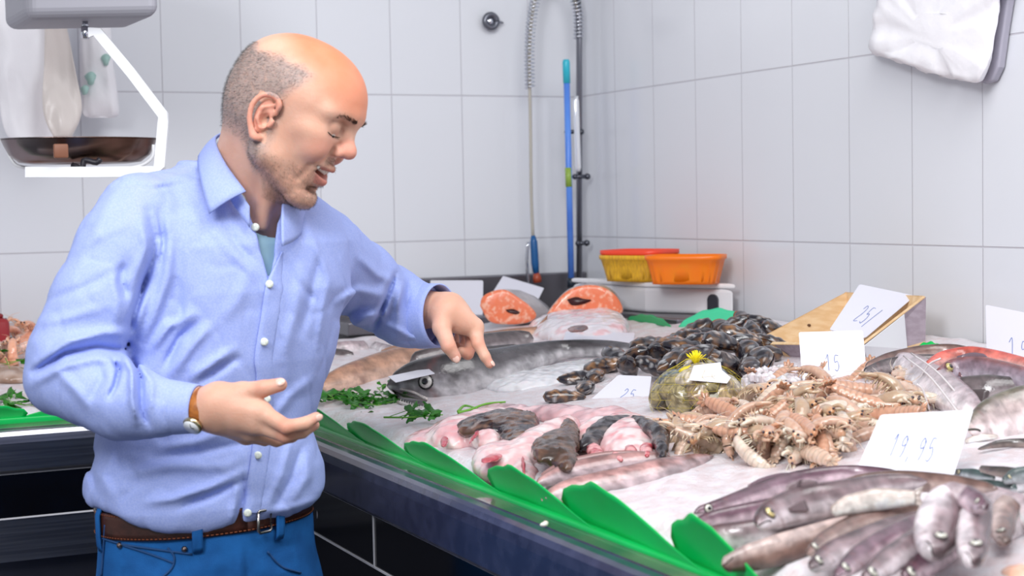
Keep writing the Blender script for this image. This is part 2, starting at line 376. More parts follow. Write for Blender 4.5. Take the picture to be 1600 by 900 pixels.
def vnormals(v, f):
    n = np.cross(v[f[:, 2]] - v[f[:, 0]], v[f[:, 3]] - v[f[:, 1]]); o = np.zeros_like(v)
    for i in range(4): np.add.at(o, f[:, i], n)
    return o / (np.linalg.norm(o, axis=1)[:, None] + 1e-12)
def proj(p):
    q = (p - CAM) @ R; z = -q[:, 2]; return 800 + F * q[:, 0] / z, 450 - F * q[:, 1] / z, z
def folds_disp(folds):
    """each fold: (polyline in the view, width px, height m, kind, zmin, zmax); kind 0 = ridge (+) / furrow (-), 1 = step"""
    def fn(p):
        x, y, z = proj(p); out = np.zeros(len(p))
        for pts, w, h, kind, z0, z1 in folds:
            pts = np.asarray(pts, float)
            if x.max() < pts[:, 0].min() - 3 * w or x.min() > pts[:, 0].max() + 3 * w or y.max() < pts[:, 1].min() - 3 * w or y.min() > pts[:, 1].max() + 3 * w: continue
            L = np.r_[0, np.cumsum(np.linalg.norm(np.diff(pts, axis=0), axis=1))]; best = np.full(len(p), 1e9); sd = np.zeros(len(p)); tt = np.zeros(len(p))
            for i in range(len(pts) - 1):
                a = pts[i]; ab = pts[i + 1] - a; q = ab @ ab; t = np.clip(((x - a[0]) * ab[0] + (y - a[1]) * ab[1]) / q, 0, 1)
                dx = x - a[0] - t * ab[0]; dy = y - a[1] - t * ab[1]; d = np.sqrt(dx * dx + dy * dy); m = d < best; best = np.where(m, d, best)
                sd = np.where(m, d * np.sign(ab[0] * dy - ab[1] * dx), sd); tt = np.where(m, (L[i] + t * np.sqrt(q)) / L[-1], tt)
            tp = np.sqrt(np.clip(np.sin(np.pi * np.clip(tt, 0.02, 0.98)), 0, 1)); g_ = np.exp(-(best / w) ** 2)
            if kind == 1: g_ = g_ * np.sign(sd) * np.clip(np.abs(sd) / (0.35 * w), 0, 1)
            zz = (z > z0) & (z < z1); out -= h * tp * g_ * zz
        return out
    return fn

# ---------------- the man ----------------
skin = mat('skin', '#e0a184', rough=0.5, sss=0.35, vcol=True, bump=0.0004, bscale=260, spec=0.4)
psi, dl = math.radians(13), math.radians(26)
f0 = math.cos(psi) * RX + math.sin(psi) * TZ
HF = math.cos(dl) * f0 - math.sin(dl) * UY; HU = math.cos(dl) * UY + math.sin(dl) * f0; HL = np.cross(HU, HF)
HC = P(456, 178, 2.30); HA = np.array([HF, HL, HU])
hp = lambda x, y, z: HC + x * HF + y * HL + z * HU
aB = math.radians(50); BF = math.cos(aB) * RX + math.sin(aB) * TZ; BF = nrm(BF - np.array([0, 0, 1]) * BF[2]); BU = np.array([0, 0, 1.0]); BL = np.cross(BU, BF)
body = Shape()
def he(c, r, k=0.015, op='u'): body.ell(hp(*c), r, HA, k, op)
def hc(a, b, ra, rb, k=0.01, op='u'): body.cap(hp(*a), hp(*b), ra, rb, k, op)
he((-0.006, 0, 0.036), (0.097, 0.077, 0.077), 0.01)
he((0.03, 0, 0.034), (0.062, 0.064, 0.062), 0.03)
he((-0.045, 0, -0.005), (0.052, 0.060, 0.055), 0.03)
he((0.028, 0, -0.03), (0.052, 0.057, 0.068), 0.03)
for s in (-1, 1):
    hc((-0.004, s * 0.060, -0.035), (0.008, s * 0.056, -0.062), 0.014, 0.014, 0.022)
    hc((0.006, s * 0.055, -0.064), (0.058, s * 0.020, -0.098), 0.015, 0.013, 0.022)
    he((0.055, s * 0.045, -0.006), (0.024, 0.020, 0.016), 0.018)      # cheekbone
    he((0.066, s * 0.037, -0.026), (0.020, 0.020, 0.020), 0.016)      # raised cheek
    hc((0.088, s * 0.010, 0.034), (0.068, s * 0.052, 0.030), 0.0095, 0.008, 0.014)   # brow
he((0.061, 0, -0.064), (0.026, 0.031, 0.03), 0.02)
he((0.069, 0, -0.103), (0.017, 0.022, 0.014), 0.02)
for s in (-1, 1):
    he((0.090, s * 0.032, 0.014), (0.013, 0.017, 0.012), 0.012, 's')
    he((0.0725, s * 0.031, 0.0115), (0.0143, 0.0160, 0.0152), 0.003)          # closed upper lid over the ball
    hc((0.084, s * 0.020, -0.0065), (0.077, s * 0.044, -0.005), 0.0024, 0.0018, 0.005)
    hc((0.083, s * 0.021, 0.0225), (0.074, s * 0.047, 0.020), 0.0012, 0.0012, 0.004, 's')
hc((0.083, 0, 0.024), (0.100, 0, -0.008), 0.0085, 0.0085, 0.012)
he((0.1015, 0, -0.014), (0.0125, 0.0115, 0.0105), 0.010)
for s in (-1, 1):
    he((0.0905, s * 0.0125, -0.0195), (0.0105, 0.0065, 0.0075), 0.006)
    he((0.096, s * 0.006, -0.0265), (0.005, 0.003, 0.004), 0.003, 's')
    hc((0.088, s * 0.021, -0.020), (0.073, s * 0.038, -0.056), 0.0036, 0.0026, 0.007, 's')   # smile fold
    hc((0.073, s * 0.0375, -0.052), (0.064, s * 0.037, -0.075), 0.0016, 0.0012, 0.008, 's')
hc((0.0895, 0, -0.0465), (0.0745, 0.029, -0.0465), 0.005, 0.003, 0.006); hc((0.0895, 0, -0.0465), (0.0745, -0.029, -0.0465), 0.005, 0.003, 0.006)
hc((0.0845, 0, -0.0675), (0.0735, 0.026, -0.0535), 0.0058, 0.003, 0.006); hc((0.0845, 0, -0.0675), (0.0735, -0.026, -0.0535), 0.0058, 0.003, 0.006)
he((0.091, 0, -0.0575), (0.016, 0.025, 0.0064), 0.003, 's'); he((0.079, 0, -0.0565), (0.016, 0.027, 0.0038), 0.003, 's')
for s in (-1, 1): hc((0.090, s * 0.012, -0.0555), (0.0775, s * 0.028, -0.0490), 0.0030, 0.0016, 0.003, 's')
he((0.077, 0, -0.084), (0.012, 0.018, 0.004), 0.010, 's')
for s in (-1, 1):
    for a_, b_ in (((0.070, 0.052, 0.012), (0.060, 0.058, 0.020)), ((0.069, 0.053, 0.007), (0.057, 0.060, 0.008)), ((0.070, 0.051, 0.002), (0.060, 0.057, -0.006))): hc((a_[0], s * a_[1], a_[2]), (b_[0], s * b_[1], b_[2]), 0.0008, 0.0005, 0.003, 's')
# ears
for s in (-1, 1):
    E_ = lambda u, w, o=0.0: hp(0.003 + u * 1.08 + 0.10 * w, s * (0.0745 + o + 0.10 * abs(min(u, 0)) * 3), -0.019 + w * 1.04)
    body.cap(E_(-0.004, 0.020, -0.001), E_(-0.004, -0.012, -0.001), 0.0125, 0.0095, 0.006) if False else body.ell(E_(-0.009, 0.004, 0.0005), (0.0135, 0.0045, 0.025), HA, 0.004)
    ring = [(0.004, 0.012), (0.004, 0.026), (-0.006, 0.034), (-0.020, 0.030), (-0.026, 0.014), (-0.022, -0.004), (-0.013, -0.018), (-0.004, -0.027), (0.002, -0.024)]
    rr = [0.0025, 0.0032, 0.0035, 0.0036, 0.0034, 0.0032, 0.0036, 0.0055, 0.003]
    rp = spline([(u, w, 0.0065 if 0 < i < 8 else 0.001) for i, (u, w) in enumerate(ring)], 26); body.chain([E_(*q) for q in rp], np.interp(np.linspace(0, 8, 26), range(9), rr), 0.003)
    body.chain([E_(-0.002, 0.024, 0.004), E_(-0.014, 0.014, 0.006), E_(-0.013, -0.002, 0.006), E_(-0.004, -0.012, 0.005)], [0.002, 0.0028, 0.0028, 0.003], 0.003)
    body.cap(E_(0.006, 0.002, 0.003), E_(0.005, -0.005, 0.003), 0.0035, 0.003, 0.003)
    body.ell(E_(-0.004, 0.000, 0.006), (0.006, 0.008, 0.010), HA, 0.003, 's')
# neck and hidden trunk
NB = P(386, 345, 2.385)
body.cap(hp(-0.030, 0, -0.005), NB, 0.056, 0.054, 0.03); body.cap(hp(0.008, 0, -0.055), P(400, 348, 2.365), 0.036, 0.036, 0.03)
body.cap(hp(-0.03, 0, -0.01), P(374, 300, 2.40), 0.054, 0.056, 0.02)
body.cap(hp(0.0, -0.045, -0.03), P(408, 350, 2.31), 0.012, 0.010, 0.02)     # neck tendon
RS, LS = P(232, 335, 2.29), P(515, 385, 2.50)
body.cap(P(380, 370, 2.41), P(330, 560, 2.40), 0.055, 0.080, 0.03); body.cap(P(330, 560, 2.4), P(320, 790, 2.40), 0.085, 0.085, 0.05)
body.cap(NB + 0*RS - np.array([0,0,.03]), RS, 0.045, 0.045, 0.04); body.cap(NB, LS, 0.045, 0.045, 0.04)
RE, RWr = P(108, 588, 2.20), P(332, 640, 2.13)
LE, LWr = P(606, 468, 2.70), P(700, 486, 2.64)
body.cap(RS, RE, 0.045, 0.038, 0.02); body.cap(RE, P(200, 622, 2.16), 0.040, 0.038, 0.02); body.cap(P(200, 622, 2.16), RWr, 0.038, 0.026, 0.01)
body.cap(LS, LE, 0.045, 0.036, 0.02); body.cap(LE, P(650, 482, 2.67), 0.038, 0.034, 0.01); body.cap(P(650, 482, 2.67), LWr, 0.034, 0.029, 0.01)
# right hand (back of the hand to the camera, thumb on top)
def finger(pts, rs, root, rr, k=0.006):
    pp = [P(*q) for q in pts]; body.cap(root, pp[0], rr, rs[0], 0.012)
    for i in range(len(pp) - 1): body.cap(pp[i], pp[i + 1], rs[i], rs[i + 1], k if i == 0 else 0.003)
    return pp
for q, r in (((340, 628, 2.125), 0.024), ((345, 648, 2.13), 0.022)): body.cap(RWr, P(*q), 0.026, r, 0.01)
for a, b, ra, rb in (((340, 625, 2.12), (405, 643, 2.105), 0.020, 0.0135), ((340, 637, 2.12), (398, 660, 2.11), 0.020, 0.0135), ((340, 645, 2.13), (390, 672, 2.13), 0.020, 0.0125), ((342, 652, 2.135), (385, 680, 2.155), 0.017, 0.011)):
    body.cap(P(*a), P(*b), ra, rb, 0.016)
RI = finger([(408, 644, 2.105), (448, 667, 2.085), (476, 662, 2.09), (494, 652, 2.10)], [0.0125, 0.0098, 0.0088, 0.0072], P(380, 640, 2.11), 0.014)
RM = finger([(400, 662, 2.11), (446, 681, 2.10), (472, 675, 2.105), (491, 664, 2.115)], [0.0122, 0.0095, 0.0085, 0.0072], P(375, 655, 2.115), 0.014)
finger([(391, 674, 2.13), (432, 688, 2.14), (456, 682, 2.15), (474, 672, 2.16)], [0.0112, 0.0088, 0.0080, 0.0068], P(372, 665, 2.13), 0.012)
finger([(384, 680, 2.155), (414, 688, 2.175), (432, 682, 2.185), (446, 674, 2.195)], [0.0100, 0.0078, 0.0070, 0.0060], P(365, 668, 2.145), 0.011)
RT = finger([(378, 613, 2.115), (412, 607, 2.105), (438, 601, 2.105)], [0.0135, 0.0112, 0.0092], P(350, 622, 2.12), 0.018)
body.cap(P(372, 620, 2.12), P(400, 636, 2.115), 0.011, 0.010, 0.012)
# left hand (pointing down with the index finger)
body.cap(LWr, P(712, 495, 2.64), 0.028, 0.026, 0.012)
for a, b, ra, rb in (((700, 488, 2.62), (738, 510, 2.635), 0.021, 0.0145), ((704, 484, 2.65), (730, 499, 2.665), 0.021, 0.0145), ((704, 482, 2.67), (722, 494, 2.70), 0.018, 0.0135), ((702, 482, 2.68), (712, 494, 2.725), 0.016, 0.012)):
    body.cap(P(*a), P(*b), ra, rb, 0.016)
LI = finger([(742, 512, 2.635), (747, 537, 2.62), (758, 557, 2.615), (765, 569, 2.615)], [0.0135, 0.0105, 0.0088, 0.0073], P(722, 503, 2.63), 0.016)
LM = finger([(731, 505, 2.665), (738, 534, 2.66), (731, 553, 2.645), (721, 549, 2.64)], [0.0128, 0.0105, 0.0095, 0.0080], P(715, 497, 2.65), 0.015)
finger([(720, 501, 2.70), (728, 530, 2.70), (722, 547, 2.68), (713, 542, 2.67)], [0.012, 0.0100, 0.0088, 0.0078], P(708, 495, 2.67), 0.014)
finger([(710, 500, 2.725), (716, 525, 2.73), (711, 540, 2.71), (704, 536, 2.70)], [0.011, 0.0088, 0.0078, 0.0068], P(703, 494, 2.69), 0.013)
LT = finger([(690, 512, 2.60), (701, 541, 2.58), (712, 558, 2.585)], [0.0145, 0.0118, 0.0090], P(692, 490, 2.62), 0.020)

def near(v, c, r, soft=0.5): return 1 - sst(r * (1 - soft), r, np.linalg.norm(v - c, axis=1))
lo_, hi_ = np.array([-0.1, 1.7, 0.98]) * 0, None
_all = np.array([c for _, c, *_q in body.p]); _br = np.array([q[2] for q in body.p])
lo_ = (_all - _br[:, None]).min(0) - 0.01; hi_ = (_all + _br[:, None]).max(0) + 0.01
v, f = body.mesh(lo_, hi_, 0.0021); v = relax(v, f, 1, 0.35)
L_ = (v - HC) @ HA.T; x, y, z = L_.T; n_ = fbm(v * 40, 3); n2 = fbm(v * 150, 2)
nv_ = vnormals(v, f)
c = mixc((0.74, 0.44, 0.325), (0.70, 0.39, 0.28), sst(0.3, 0.7, n_))
head = (z > -0.16) & (np.linalg.norm(L_ - [0, 0, 0], axis=1) < 0.19)
red = np.maximum.reduce([near(L_, [0.1, 0, -0.014], 0.026), 0.8 * near(L_, [0.07, -0.04, -0.022], 0.03), 0.8 * near(L_, [0.07, 0.04, -0.022], 0.03), (np.abs(y) > 0.0775) * (np.abs(z + 0.015) < 0.045) * (x < 0.02) * (x > -0.035) * 0.9])
c = mixc(0, 1, np.zeros(len(v))) * 0 + c * (1 - red[:, None] * 0.55) + np.array([0.70, 0.24, 0.17]) * red[:, None] * 0.55
# cropped hair area: sides and back
hair_edge = 0.072 + (n_ - 0.5) * 0.02
hm = head * sst(0.006, -0.012, z - hair_edge) * sst(0.024, -0.004, x - 0.55 * np.clip(z - 0.02, 0, 0.045) + (n_ - 0.5) * 0.02) * sst(-0.075, -0.03, z + 0.9 * np.clip(x + 0.04, 0, 0.1) + 0.0)
hm = hm * ~((np.abs(y) > 0.0725) & (x > -0.028) & (x < 0.012) & (z > -0.05) & (z < 0.016)); hm = hm * (1 - sst(0.0, 0.02, x - 0.015) * sst(0.03, 0.0, z))
top = head * sst(0.10, 0.06, z) * hm
c = mixc(c, c * 0 + np.array([0.34, 0.28, 0.265]), 0.80 * hm * sst(-0.3, 0.5, n2))
scalp_glow = head * sst(0.062, 0.10, z + 0.45 * x) * (1 - hm); c = mixc(c, c * 0 + np.array([0.66, 0.20, 0.085]), 0.9 * scalp_glow * (0.75 + 0.25 * n_)); fore = head * sst(0.03, 0.09, x) * sst(0.03, 0.05, z); c = mixc(c, c * 0 + np.array([0.76, 0.32, 0.20]), 0.45 * fore)  # orange lamp glow painted into the skin colour, strongest on the crown
jawm = head * sst(-0.050, -0.075, z - 0.30 * np.clip(x - 0.03, 0, 0.05) + 0.4 * np.clip(0.02 - x, 0, 0.05)) * sst(-0.0, 0.015, x + 0.25 * (z + 0.06)) * (L_[:, 2] > -0.125)
must = head * near(L_, [0.086, 0, -0.040], 0.024, 0.3) * (z < -0.031)
mouth = np.maximum(near(L_, [0.085, 0, -0.057], 0.024, 0.25) * (z > -0.073) * (z < -0.048), 0)
cheekfree = near(L_, [0.06, -0.045, -0.035], 0.03, 0.6); cheekfree = np.maximum(cheekfree, near(L_, [0.06, 0.045, -0.035], 0.03, 0.6))
bm = np.clip(np.maximum(jawm * (1 - cheekfree), must), 0, 1) * (1 - mouth)
c = mixc(c, c * 0 + np.array([0.22, 0.14, 0.11]), 0.32 * bm * sst(0.1, 0.6, n2))
lips = near(L_, [0.083, 0, -0.0595], 0.027, 0.15) * (z > -0.0735) * (z < -0.0465)
c = mixc(c, c * 0 + np.array([0.52, 0.17, 0.14]), 0.75 * lips)
for kp in RI[1:2] + RM[1:2] + LI[1:2] + LM[1:3] + RT[1:2] + LT[1:2]: c = mixc(c, c * 0 + np.array([0.68, 0.25, 0.17]), 0.45 * near(v, kp, 0.018))
for kp in (RI[3], RM[3], LI[3], RT[2], LT[2]): c = mixc(c, c * 0 + np.array([0.72, 0.30, 0.24]), 0.4 * near(v, kp, 0.018))
man = thing('man', 'bald man in light blue shirt and blue jeans pointing at the fish, looking down', 'person', (float(NB[0]), float(NB[1]), 0.0))
man.name = 'person'
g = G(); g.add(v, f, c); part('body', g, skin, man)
# cropped hair and stubble: short single hairs standing on the skin
def hairs(name, w, n, ln, rad, cols, lean, seed):
    rs = np.random.RandomState(seed); ii = np.where(w > 0.25)[0]; pr = w[ii] / w[ii].sum(); pk = rs.choice(ii, n, p=pr)
    b = v[pk] + (rs.rand(n, 3) - 0.5) * 0.0022; d = nv_[pk] * 0.55 + np.asarray(lean) * 0.8 + (rs.rand(n, 3) - 0.5) * 0.5; d /= np.linalg.norm(d, axis=1)[:, None]
    sd = np.cross(d, rs.rand(n, 3) - 0.5); sd /= np.linalg.norm(sd, axis=1)[:, None]; s2 = np.cross(d, sd); l = ln * (0.6 + 0.7 * rs.rand(n))[:, None]
    V = np.stack([b - nv_[pk] * 0.0005 + sd * rad, b - nv_[pk] * 0.0005 - sd * rad * 0.5 + s2 * rad, b - nv_[pk] * 0.0005 - sd * rad * 0.5 - s2 * rad, b + d * l], 1).reshape(-1, 3)
    k = np.arange(n)[:, None] * 4; Fc = np.concatenate([k + [0, 1, 3], k + [1, 2, 3], k + [2, 0, 3]]).tolist(); cc = np.repeat(np.asarray(cols)[rs.randint(0, len(cols), n)], 4, axis=0)
    g = G(); g.add(V, Fc, cc); return part(name, g, mat(name + '_strands', '#4a4340', rough=0.5, vcol=True), man)
hairs('hair', hm, 15000, 0.0042, 0.00015, [(0.09, 0.075, 0.07), (0.17, 0.145, 0.135), (0.40, 0.37, 0.36)], -HF * 0.5 - HU * 0.6, 1)
hairs('beard', bm, 5200, 0.0032, 0.00012, [(0.06, 0.035, 0.025), (0.13, 0.07, 0.05), (0.30, 0.25, 0.22)], -HU * 0.7 + HF * 0.2, 2)
# eyebrows
rs = np.random.RandomState(4); brow_m = mat('eyebrow_hair', '#4a3128', rough=0.6)
for s in (-1, 1):
    g = G()
    for i in range(120):
        t = rs.rand() ** 1.6; a = np.array([0.097 - 0.020 * t ** 1.5, s * (0.012 + 0.034 * t), 0.0285 + 0.004 * math.sin(t * 2.6) - 0.003 * t]) + (rs.rand(3) - 0.5) * [0.001, 0.001, 0.0060]
        p0 = hp(*a); q = p0 - HC; d_ = nrm(HL * s * 0.8 + HU * 0.25 + HF * 0.05 + (rs.rand(3) - 0.5) * 0.4)
        for _ in range(12):
            e = body.ev(p0[None])[0]
            if abs(e) < 2e-4: break
            p0 = p0 - e * nrm(HF * 0.9 + HL * s * 0.3)
        tube(g, [p0, p0 + d_ * 0.004, p0 + d_ * 0.0075 + HF * 0.0006], [0.00026, 0.00022, 0.0001], 3)
    part('eyebrow', g, brow_m, man)

# eyes, lashes, teeth, nails
white = mat('eye_white', '#e9e2dc', rough=0.1); iris = mat('iris', '#2e1c14', rough=0.08)
for s in (-1, 1):
    g = G(); ell(g, hp(0.0733, s * 0.031, 0.0015), (0.0112, 0.0122, 0.0090), A=HA); e = part('eye', g, white, man)
    g = G(); ell(g, hp(0.0802, s * 0.033, -0.0012), (0.0046, 0.0055, 0.0036), A=HA); part('iris', g, iris, e)
    def face(y_, z_):
        x_ = 0.11
        for _ in range(60):
            e_ = body.ev(hp(x_, y_, z_)[None])[0]
            if e_ < 2e-4: break
            x_ -= max(e_ * 0.7, 1e-4)
        return hp(x_ + 0.0003, y_, z_)
    g = G(); tube(g, spline([face(s * 0.019, 0.0010), face(s * 0.026, 0.0000), face(s * 0.034, -0.0004), face(s * 0.041, 0.0002), face(s * 0.047, 0.0018), face(s * 0.050, 0.0026)], 20), np.interp(np.linspace(0, 1, 20), [0, .3, .8, 1], [0.0004, 0.0007, 0.0008, 0.0003]), 6)
    if 0: tube(g, spline([hp(0.083, s * 0.020, 0.001), hp(0.0858, s * 0.028, -0.0018), hp(0.0835, s * 0.039, -0.0018), hp(0.077, s * 0.046, 0.0015)], 12), 0.0005, 5)
    for i in range(16):
        t = i / 15; a = face(s * (0.022 + 0.026 * t), -0.0002 + 0.003 * t ** 3); tube(g, [a, a + HF * 0.003 - HU * 0.0022 + HL * s * 0.002 * t], [0.00022, 0.0001], 3)
    part('eyelash', g, mat('lash', '#231712', rough=0.6), man)
g = G()
for i in range(-4, 5):
    a = i * 0.0058; ell(g, hp(0.0825 - 0.35 * abs(a) ** 1.0 * 0.55, a, -0.0540 + abs(a) * 0.22), (0.0032, 0.0031, 0.0046), n=6, m=8, A=HA)
part('teeth', g, mat('tooth_enamel', '#f1ece2', rough=0.15), man)
nailm = mat('nail', '#f0c4b4', rough=0.2)
def nail(pp, out, sc=1.0):
    a, b = pp[-2], pp[-1]; d = nrm(b - a); o = nrm(np.asarray(out) - d * (np.asarray(out) @ d)); w = np.cross(d, o); g = G()
    ell(g, b + d * 0.001 * sc + o * 0.0062 * sc, (0.0060 * sc, 0.0048 * sc, 0.0018 * sc), n=8, m=12, A=np.array([d, w, o])); part('fingernail', g, nailm, man)
nail(RT, TZ * 0.9 + UY * 0.5, 1.25); nail(RI, TZ * 0.8 - UY * 0.15 + RX * 0.4); nail(LT, TZ * 0.9 - UY * 0.2, 1.2); nail(LI, RX * 0.8 + TZ * 0.5 + UY * 0.3)
# ---------------- clothes ----------------
def pipe(g, pts, ro, th, k=28, up=(0.01, 0.02, 1), c=None, squash=None):
    """open ended hose with wall thickness th"""
    pts = np.asarray(pts, float); ro = np.broadcast_to(np.asarray(ro, float), (len(pts),)); T, N_, B_ = frames(pts, up); a = np.linspace(0, 2 * np.pi, k, endpoint=False)
    def ring(r, sc): return (pts[:, None, :] + (r[:, None, None]) * (np.cos(a)[None, :, None] * N_[:, None, :] * sc[0] + np.sin(a)[None, :, None] * B_[:, None, :] * sc[1])).reshape(-1, 3)
    sc = squash or (1, 1); n = len(pts); v = np.vstack([ring(ro, sc), ring(ro - th, sc)]); m = n * k
    f = grid_faces(n, k, True); f += [tuple(i + m for i in q[::-1]) for q in grid_faces(n, k, True)]
    for i in range(k):
        j = (i + 1) % k; f.append((i, i + m, j + m, j)); e = (n - 1) * k; f.append((e + j, e + j + m, e + i + m, e + i))
    return g.add(v, f, c)
shirt_m = mat('light_blue_cotton', '#a6b5ea', rough=0.75, c2='#9cace6', scale=400, bump=0.00035, bscale=500, spec=0.25)
sec = [(268, 338, 2.385, 0.055, 0.050), (285, 340, 2.385, 0.105, 0.078), (312, 350, 2.385, 0.155, 0.092), (340, 360, 2.385, 0.178, 0.108), (380, 368, 2.385, 0.186, 0.120), (450, 368, 2.385, 0.184, 0.126), (560, 345, 2.385, 0.180, 0.126),
       (620, 334, 2.385, 0.170, 0.119), (680, 322, 2.385, 0.168, 0.118), (735, 323, 2.385, 0.184, 0.127), (772, 324, 2.385, 0.188, 0.129), (800, 325, 2.385, 0.182, 0.125), (860, 325, 2.385, 0.172, 0.118)]
sc_ = np.array([P(px, py, Z) for py, px, Z, _, _ in sec]); so = np.argsort(sc_[:, 2]); sz = sc_[so, 2]; sx = sc_[so, 0]; sy = sc_[so, 1]; srl = np.array([q[3] for q in sec])[so]; srf = np.array([q[4] for q in sec])[so]
def torso_fn(inset=0.0, ex=2.25):
    def fn(p):
        z = p[:, 2]; cx = np.interp(z, sz, sx); cy = np.interp(z, sz, sy); rl = np.interp(z, sz, srl) - inset; rf = np.interp(z, sz, srf) - inset
        d = np.stack([p[:, 0] - cx, p[:, 1] - cy, 0 * z], 1); f_ = np.abs(d @ BF) / rf; l_ = np.abs(d @ BL) / rl
        q = (f_ ** ex + l_ ** ex) ** (1 / ex); dd = (q - 1) * (rf + rl) / 2 * 0.85
        return np.maximum(dd, z - (sz[-1] + 0.012))
    return fn
TC = P(340, 530, 2.385); RSs = P(220, 318, 2.28)
shirt = Shape(); shirt.fn(torso_fn(), TC, 0.5)
shirt.cap(P(335, 292, 2.385), P(232, 326, 2.29), 0.038, 0.050, 0.035); shirt.cap(P(350, 288, 2.40), P(500, 384, 2.50), 0.040, 0.052, 0.035)
shirt.chain([P(216, 336, 2.27), P(192, 385, 2.245), P(152, 470, 2.215), P(114, 560, 2.195), P(100, 594, 2.19)], [0.060, 0.061, 0.060, 0.056, 0.048], 0.008, kk=0.03)
shirt.chain([P(100, 594, 2.19), P(150, 607, 2.165), P(198, 626, 2.15), P(236, 636, 2.146), P(262, 638, 2.142)], [0.048, 0.050, 0.050, 0.037, 0.0345], 0.012, kk=0.02)
shirt.chain([P(505, 392, 2.50), P(560, 440, 2.60), P(603, 468, 2.68), P(634, 488, 2.675), P(650, 493, 2.67)], [0.068, 0.062, 0.058, 0.055, 0.052], 0.012, kk=0.02)
# openings
shirt.cap(hp(-0.030, 0, 0.0), P(384, 322, 2.39), 0.060, 0.059, 0.006, 's')
def vneck(p):
    x, y, z = proj(p); s_ = 1 / 1090.0; t = np.clip((y - 290) / (436 - 290), -0.3, 1.2); xc = 412 + 8 * t; w = (29 - 29 * t); return np.maximum(np.maximum((np.abs(x - xc) - w) * s_ * 0.8, (z - 2.345)), (y - 436) * s_)
shirt.fn(vneck, P(415, 370, 2.28), 0.12, 0.002, 's')
shirt.cap(P(296, 639, 2.137), P(330, 640, 2.13), 0.031, 0.031, 0.003, 's'); shirt.cap(P(694, 494, 2.65), P(720, 490, 2.63), 0.05, 0.05, 0.003, 's')
def hem(p):
    d = p - sc_[10]; f_ = d @ BF; l_ = d @ BL; return (1.066 - 0.034 * sst(0.0, 0.13, f_) + 0.012 * sst(0.05, 0.2, l_) - p[:, 2])
shirt.fn(hem, TC, 0.6, 0.028, 's') if False else None
def hemcut(p): return p[:, 2] - 1.0
shirt.p.append((lambda p: hem(p), TC, 0.7, 's2', 0.03))
_old = Shape.ev
def _ev(s, p, bc=None, R_=None):
    keep = s.p; s2 = [q for q in keep if q[3] == 's2']
    if not s2: return _old(s, p, bc, R_)
    s.p = [q for q in keep if q[3] != 's2']; ds = s.disp; s.disp = None; d = _old(s, p, bc, R_); s.p = keep; s.disp = ds
    for q in s2: d = -smin(-d, -q[0](p), q[4])
    if s.disp is not None: d = d + s.disp(p)
    return d
Shape.ev = _ev
FO = []
def fo(pts, w, h, kind=0, z0=1.9, z1=2.9): FO.append((pts, w * 0.9, h * 0.00155, kind, z0, z1))
# sleeve set-in seam and armpit
fo([(232, 330), (243, 370), (238, 405), (222, 450), (206, 500), (198, 535)], 8, -9, 0)
fo([(262, 330), (268, 370), (262, 430), (240, 500), (222, 540)], 11, 6, 0)
fo([(218, 340), (228, 385), (212, 430)], 7, 4); fo([(250, 330), (256, 380), (250, 420)], 5, -4)
# elbow crook
fo([(52, 582), (100, 552), (150, 541), (192, 546)], 5.5, -11, 0, 1.9, 2.3); fo([(60, 566), (105, 534), (160, 520), (200, 520)], 9, 8, 0, 1.9, 2.3); fo([(50, 600), (100, 572), (150, 560), (190, 565)], 8, 5, 0, 1.9, 2.3)
fo([(176, 560), (186, 578), (180, 604), (170, 622)], 4.5, -9, 0, 1.9, 2.3); fo([(192, 552), (206, 580), (206, 625), (212, 660)], 6, 9, 0, 1.9, 2.3); fo([(208, 562), (220, 590), (222, 640), (232, 665)], 4.5, -9, 0, 1.9, 2.3)
fo([(222, 575), (238, 600), (236, 640)], 5, 4, 0, 1.9, 2.3); fo([(150, 565), (160, 590), (140, 625)], 7, -4, 0, 1.9, 2.3); fo([(90, 580), (120, 610), (140, 640)], 9, 4, 0, 1.9, 2.3)
fo([(60, 505), (110, 495), (170, 478)], 9, 3, 0, 1.9, 2.4); fo([(75, 470), (130, 450), (190, 420)], 8, -3, 0, 1.9, 2.4); fo([(110, 400), (150, 370), (200, 350)], 10, 2.5, 0, 1.9, 2.4); fo([(180, 300), (150, 360), (120, 430)], 10, 2)
fo([(198, 470), (188, 440), (196, 410)], 9, -7); fo([(176, 420), (184, 470), (178, 520)], 10, 4)
# torso drag lines
fo([(300, 490), (262, 512), (238, 545)], 8, 6); fo([(312, 502), (280, 528), (256, 575)], 7, -7); fo([(330, 508), (300, 540), (272, 582)], 9, 5)
fo([(365, 545), (335, 565), (300, 590)], 8, 5); fo([(372, 560), (340, 580), (310, 600)], 6, -5); fo([(345, 500), (372, 470), (392, 420)], 12, 2.5); fo([(262, 300), (290, 380), (300, 460)], 12, 3)
fo([(300, 300), (330, 370), (375, 420)], 9, -3); fo([(318, 345), (350, 390), (400, 430)], 10, 3.5); fo([(345, 340), (372, 385), (405, 415)], 7, -3); fo([(275, 440), (282, 490), (262, 530)], 8, -4)
fo([(250, 700), (310, 690), (385, 662)], 9, 4, 0, 2.2, 2.6); fo([(240, 716), (310, 708), (390, 690)], 7, -4, 0, 2.2, 2.6); fo([(200, 740), (270, 728), (350, 730), (385, 712)], 10, 4, 0, 2.2, 2.6)
fo([(384, 735), (330, 760), (270, 780), (230, 785)], 7, 6, 0, 2.2, 2.6); fo([(380, 752), (330, 776), (280, 794)], 5, -6, 0, 2.2, 2.6); fo([(180, 780), (160, 745), (180, 700)], 8, 3); fo([(150, 770), (142, 735), (150, 700)], 6, -3)
fo([(380, 742), (383, 770), (376, 800), (372, 826)], 5, -6); fo([(368, 745), (368, 780), (362, 815)], 6, 4)
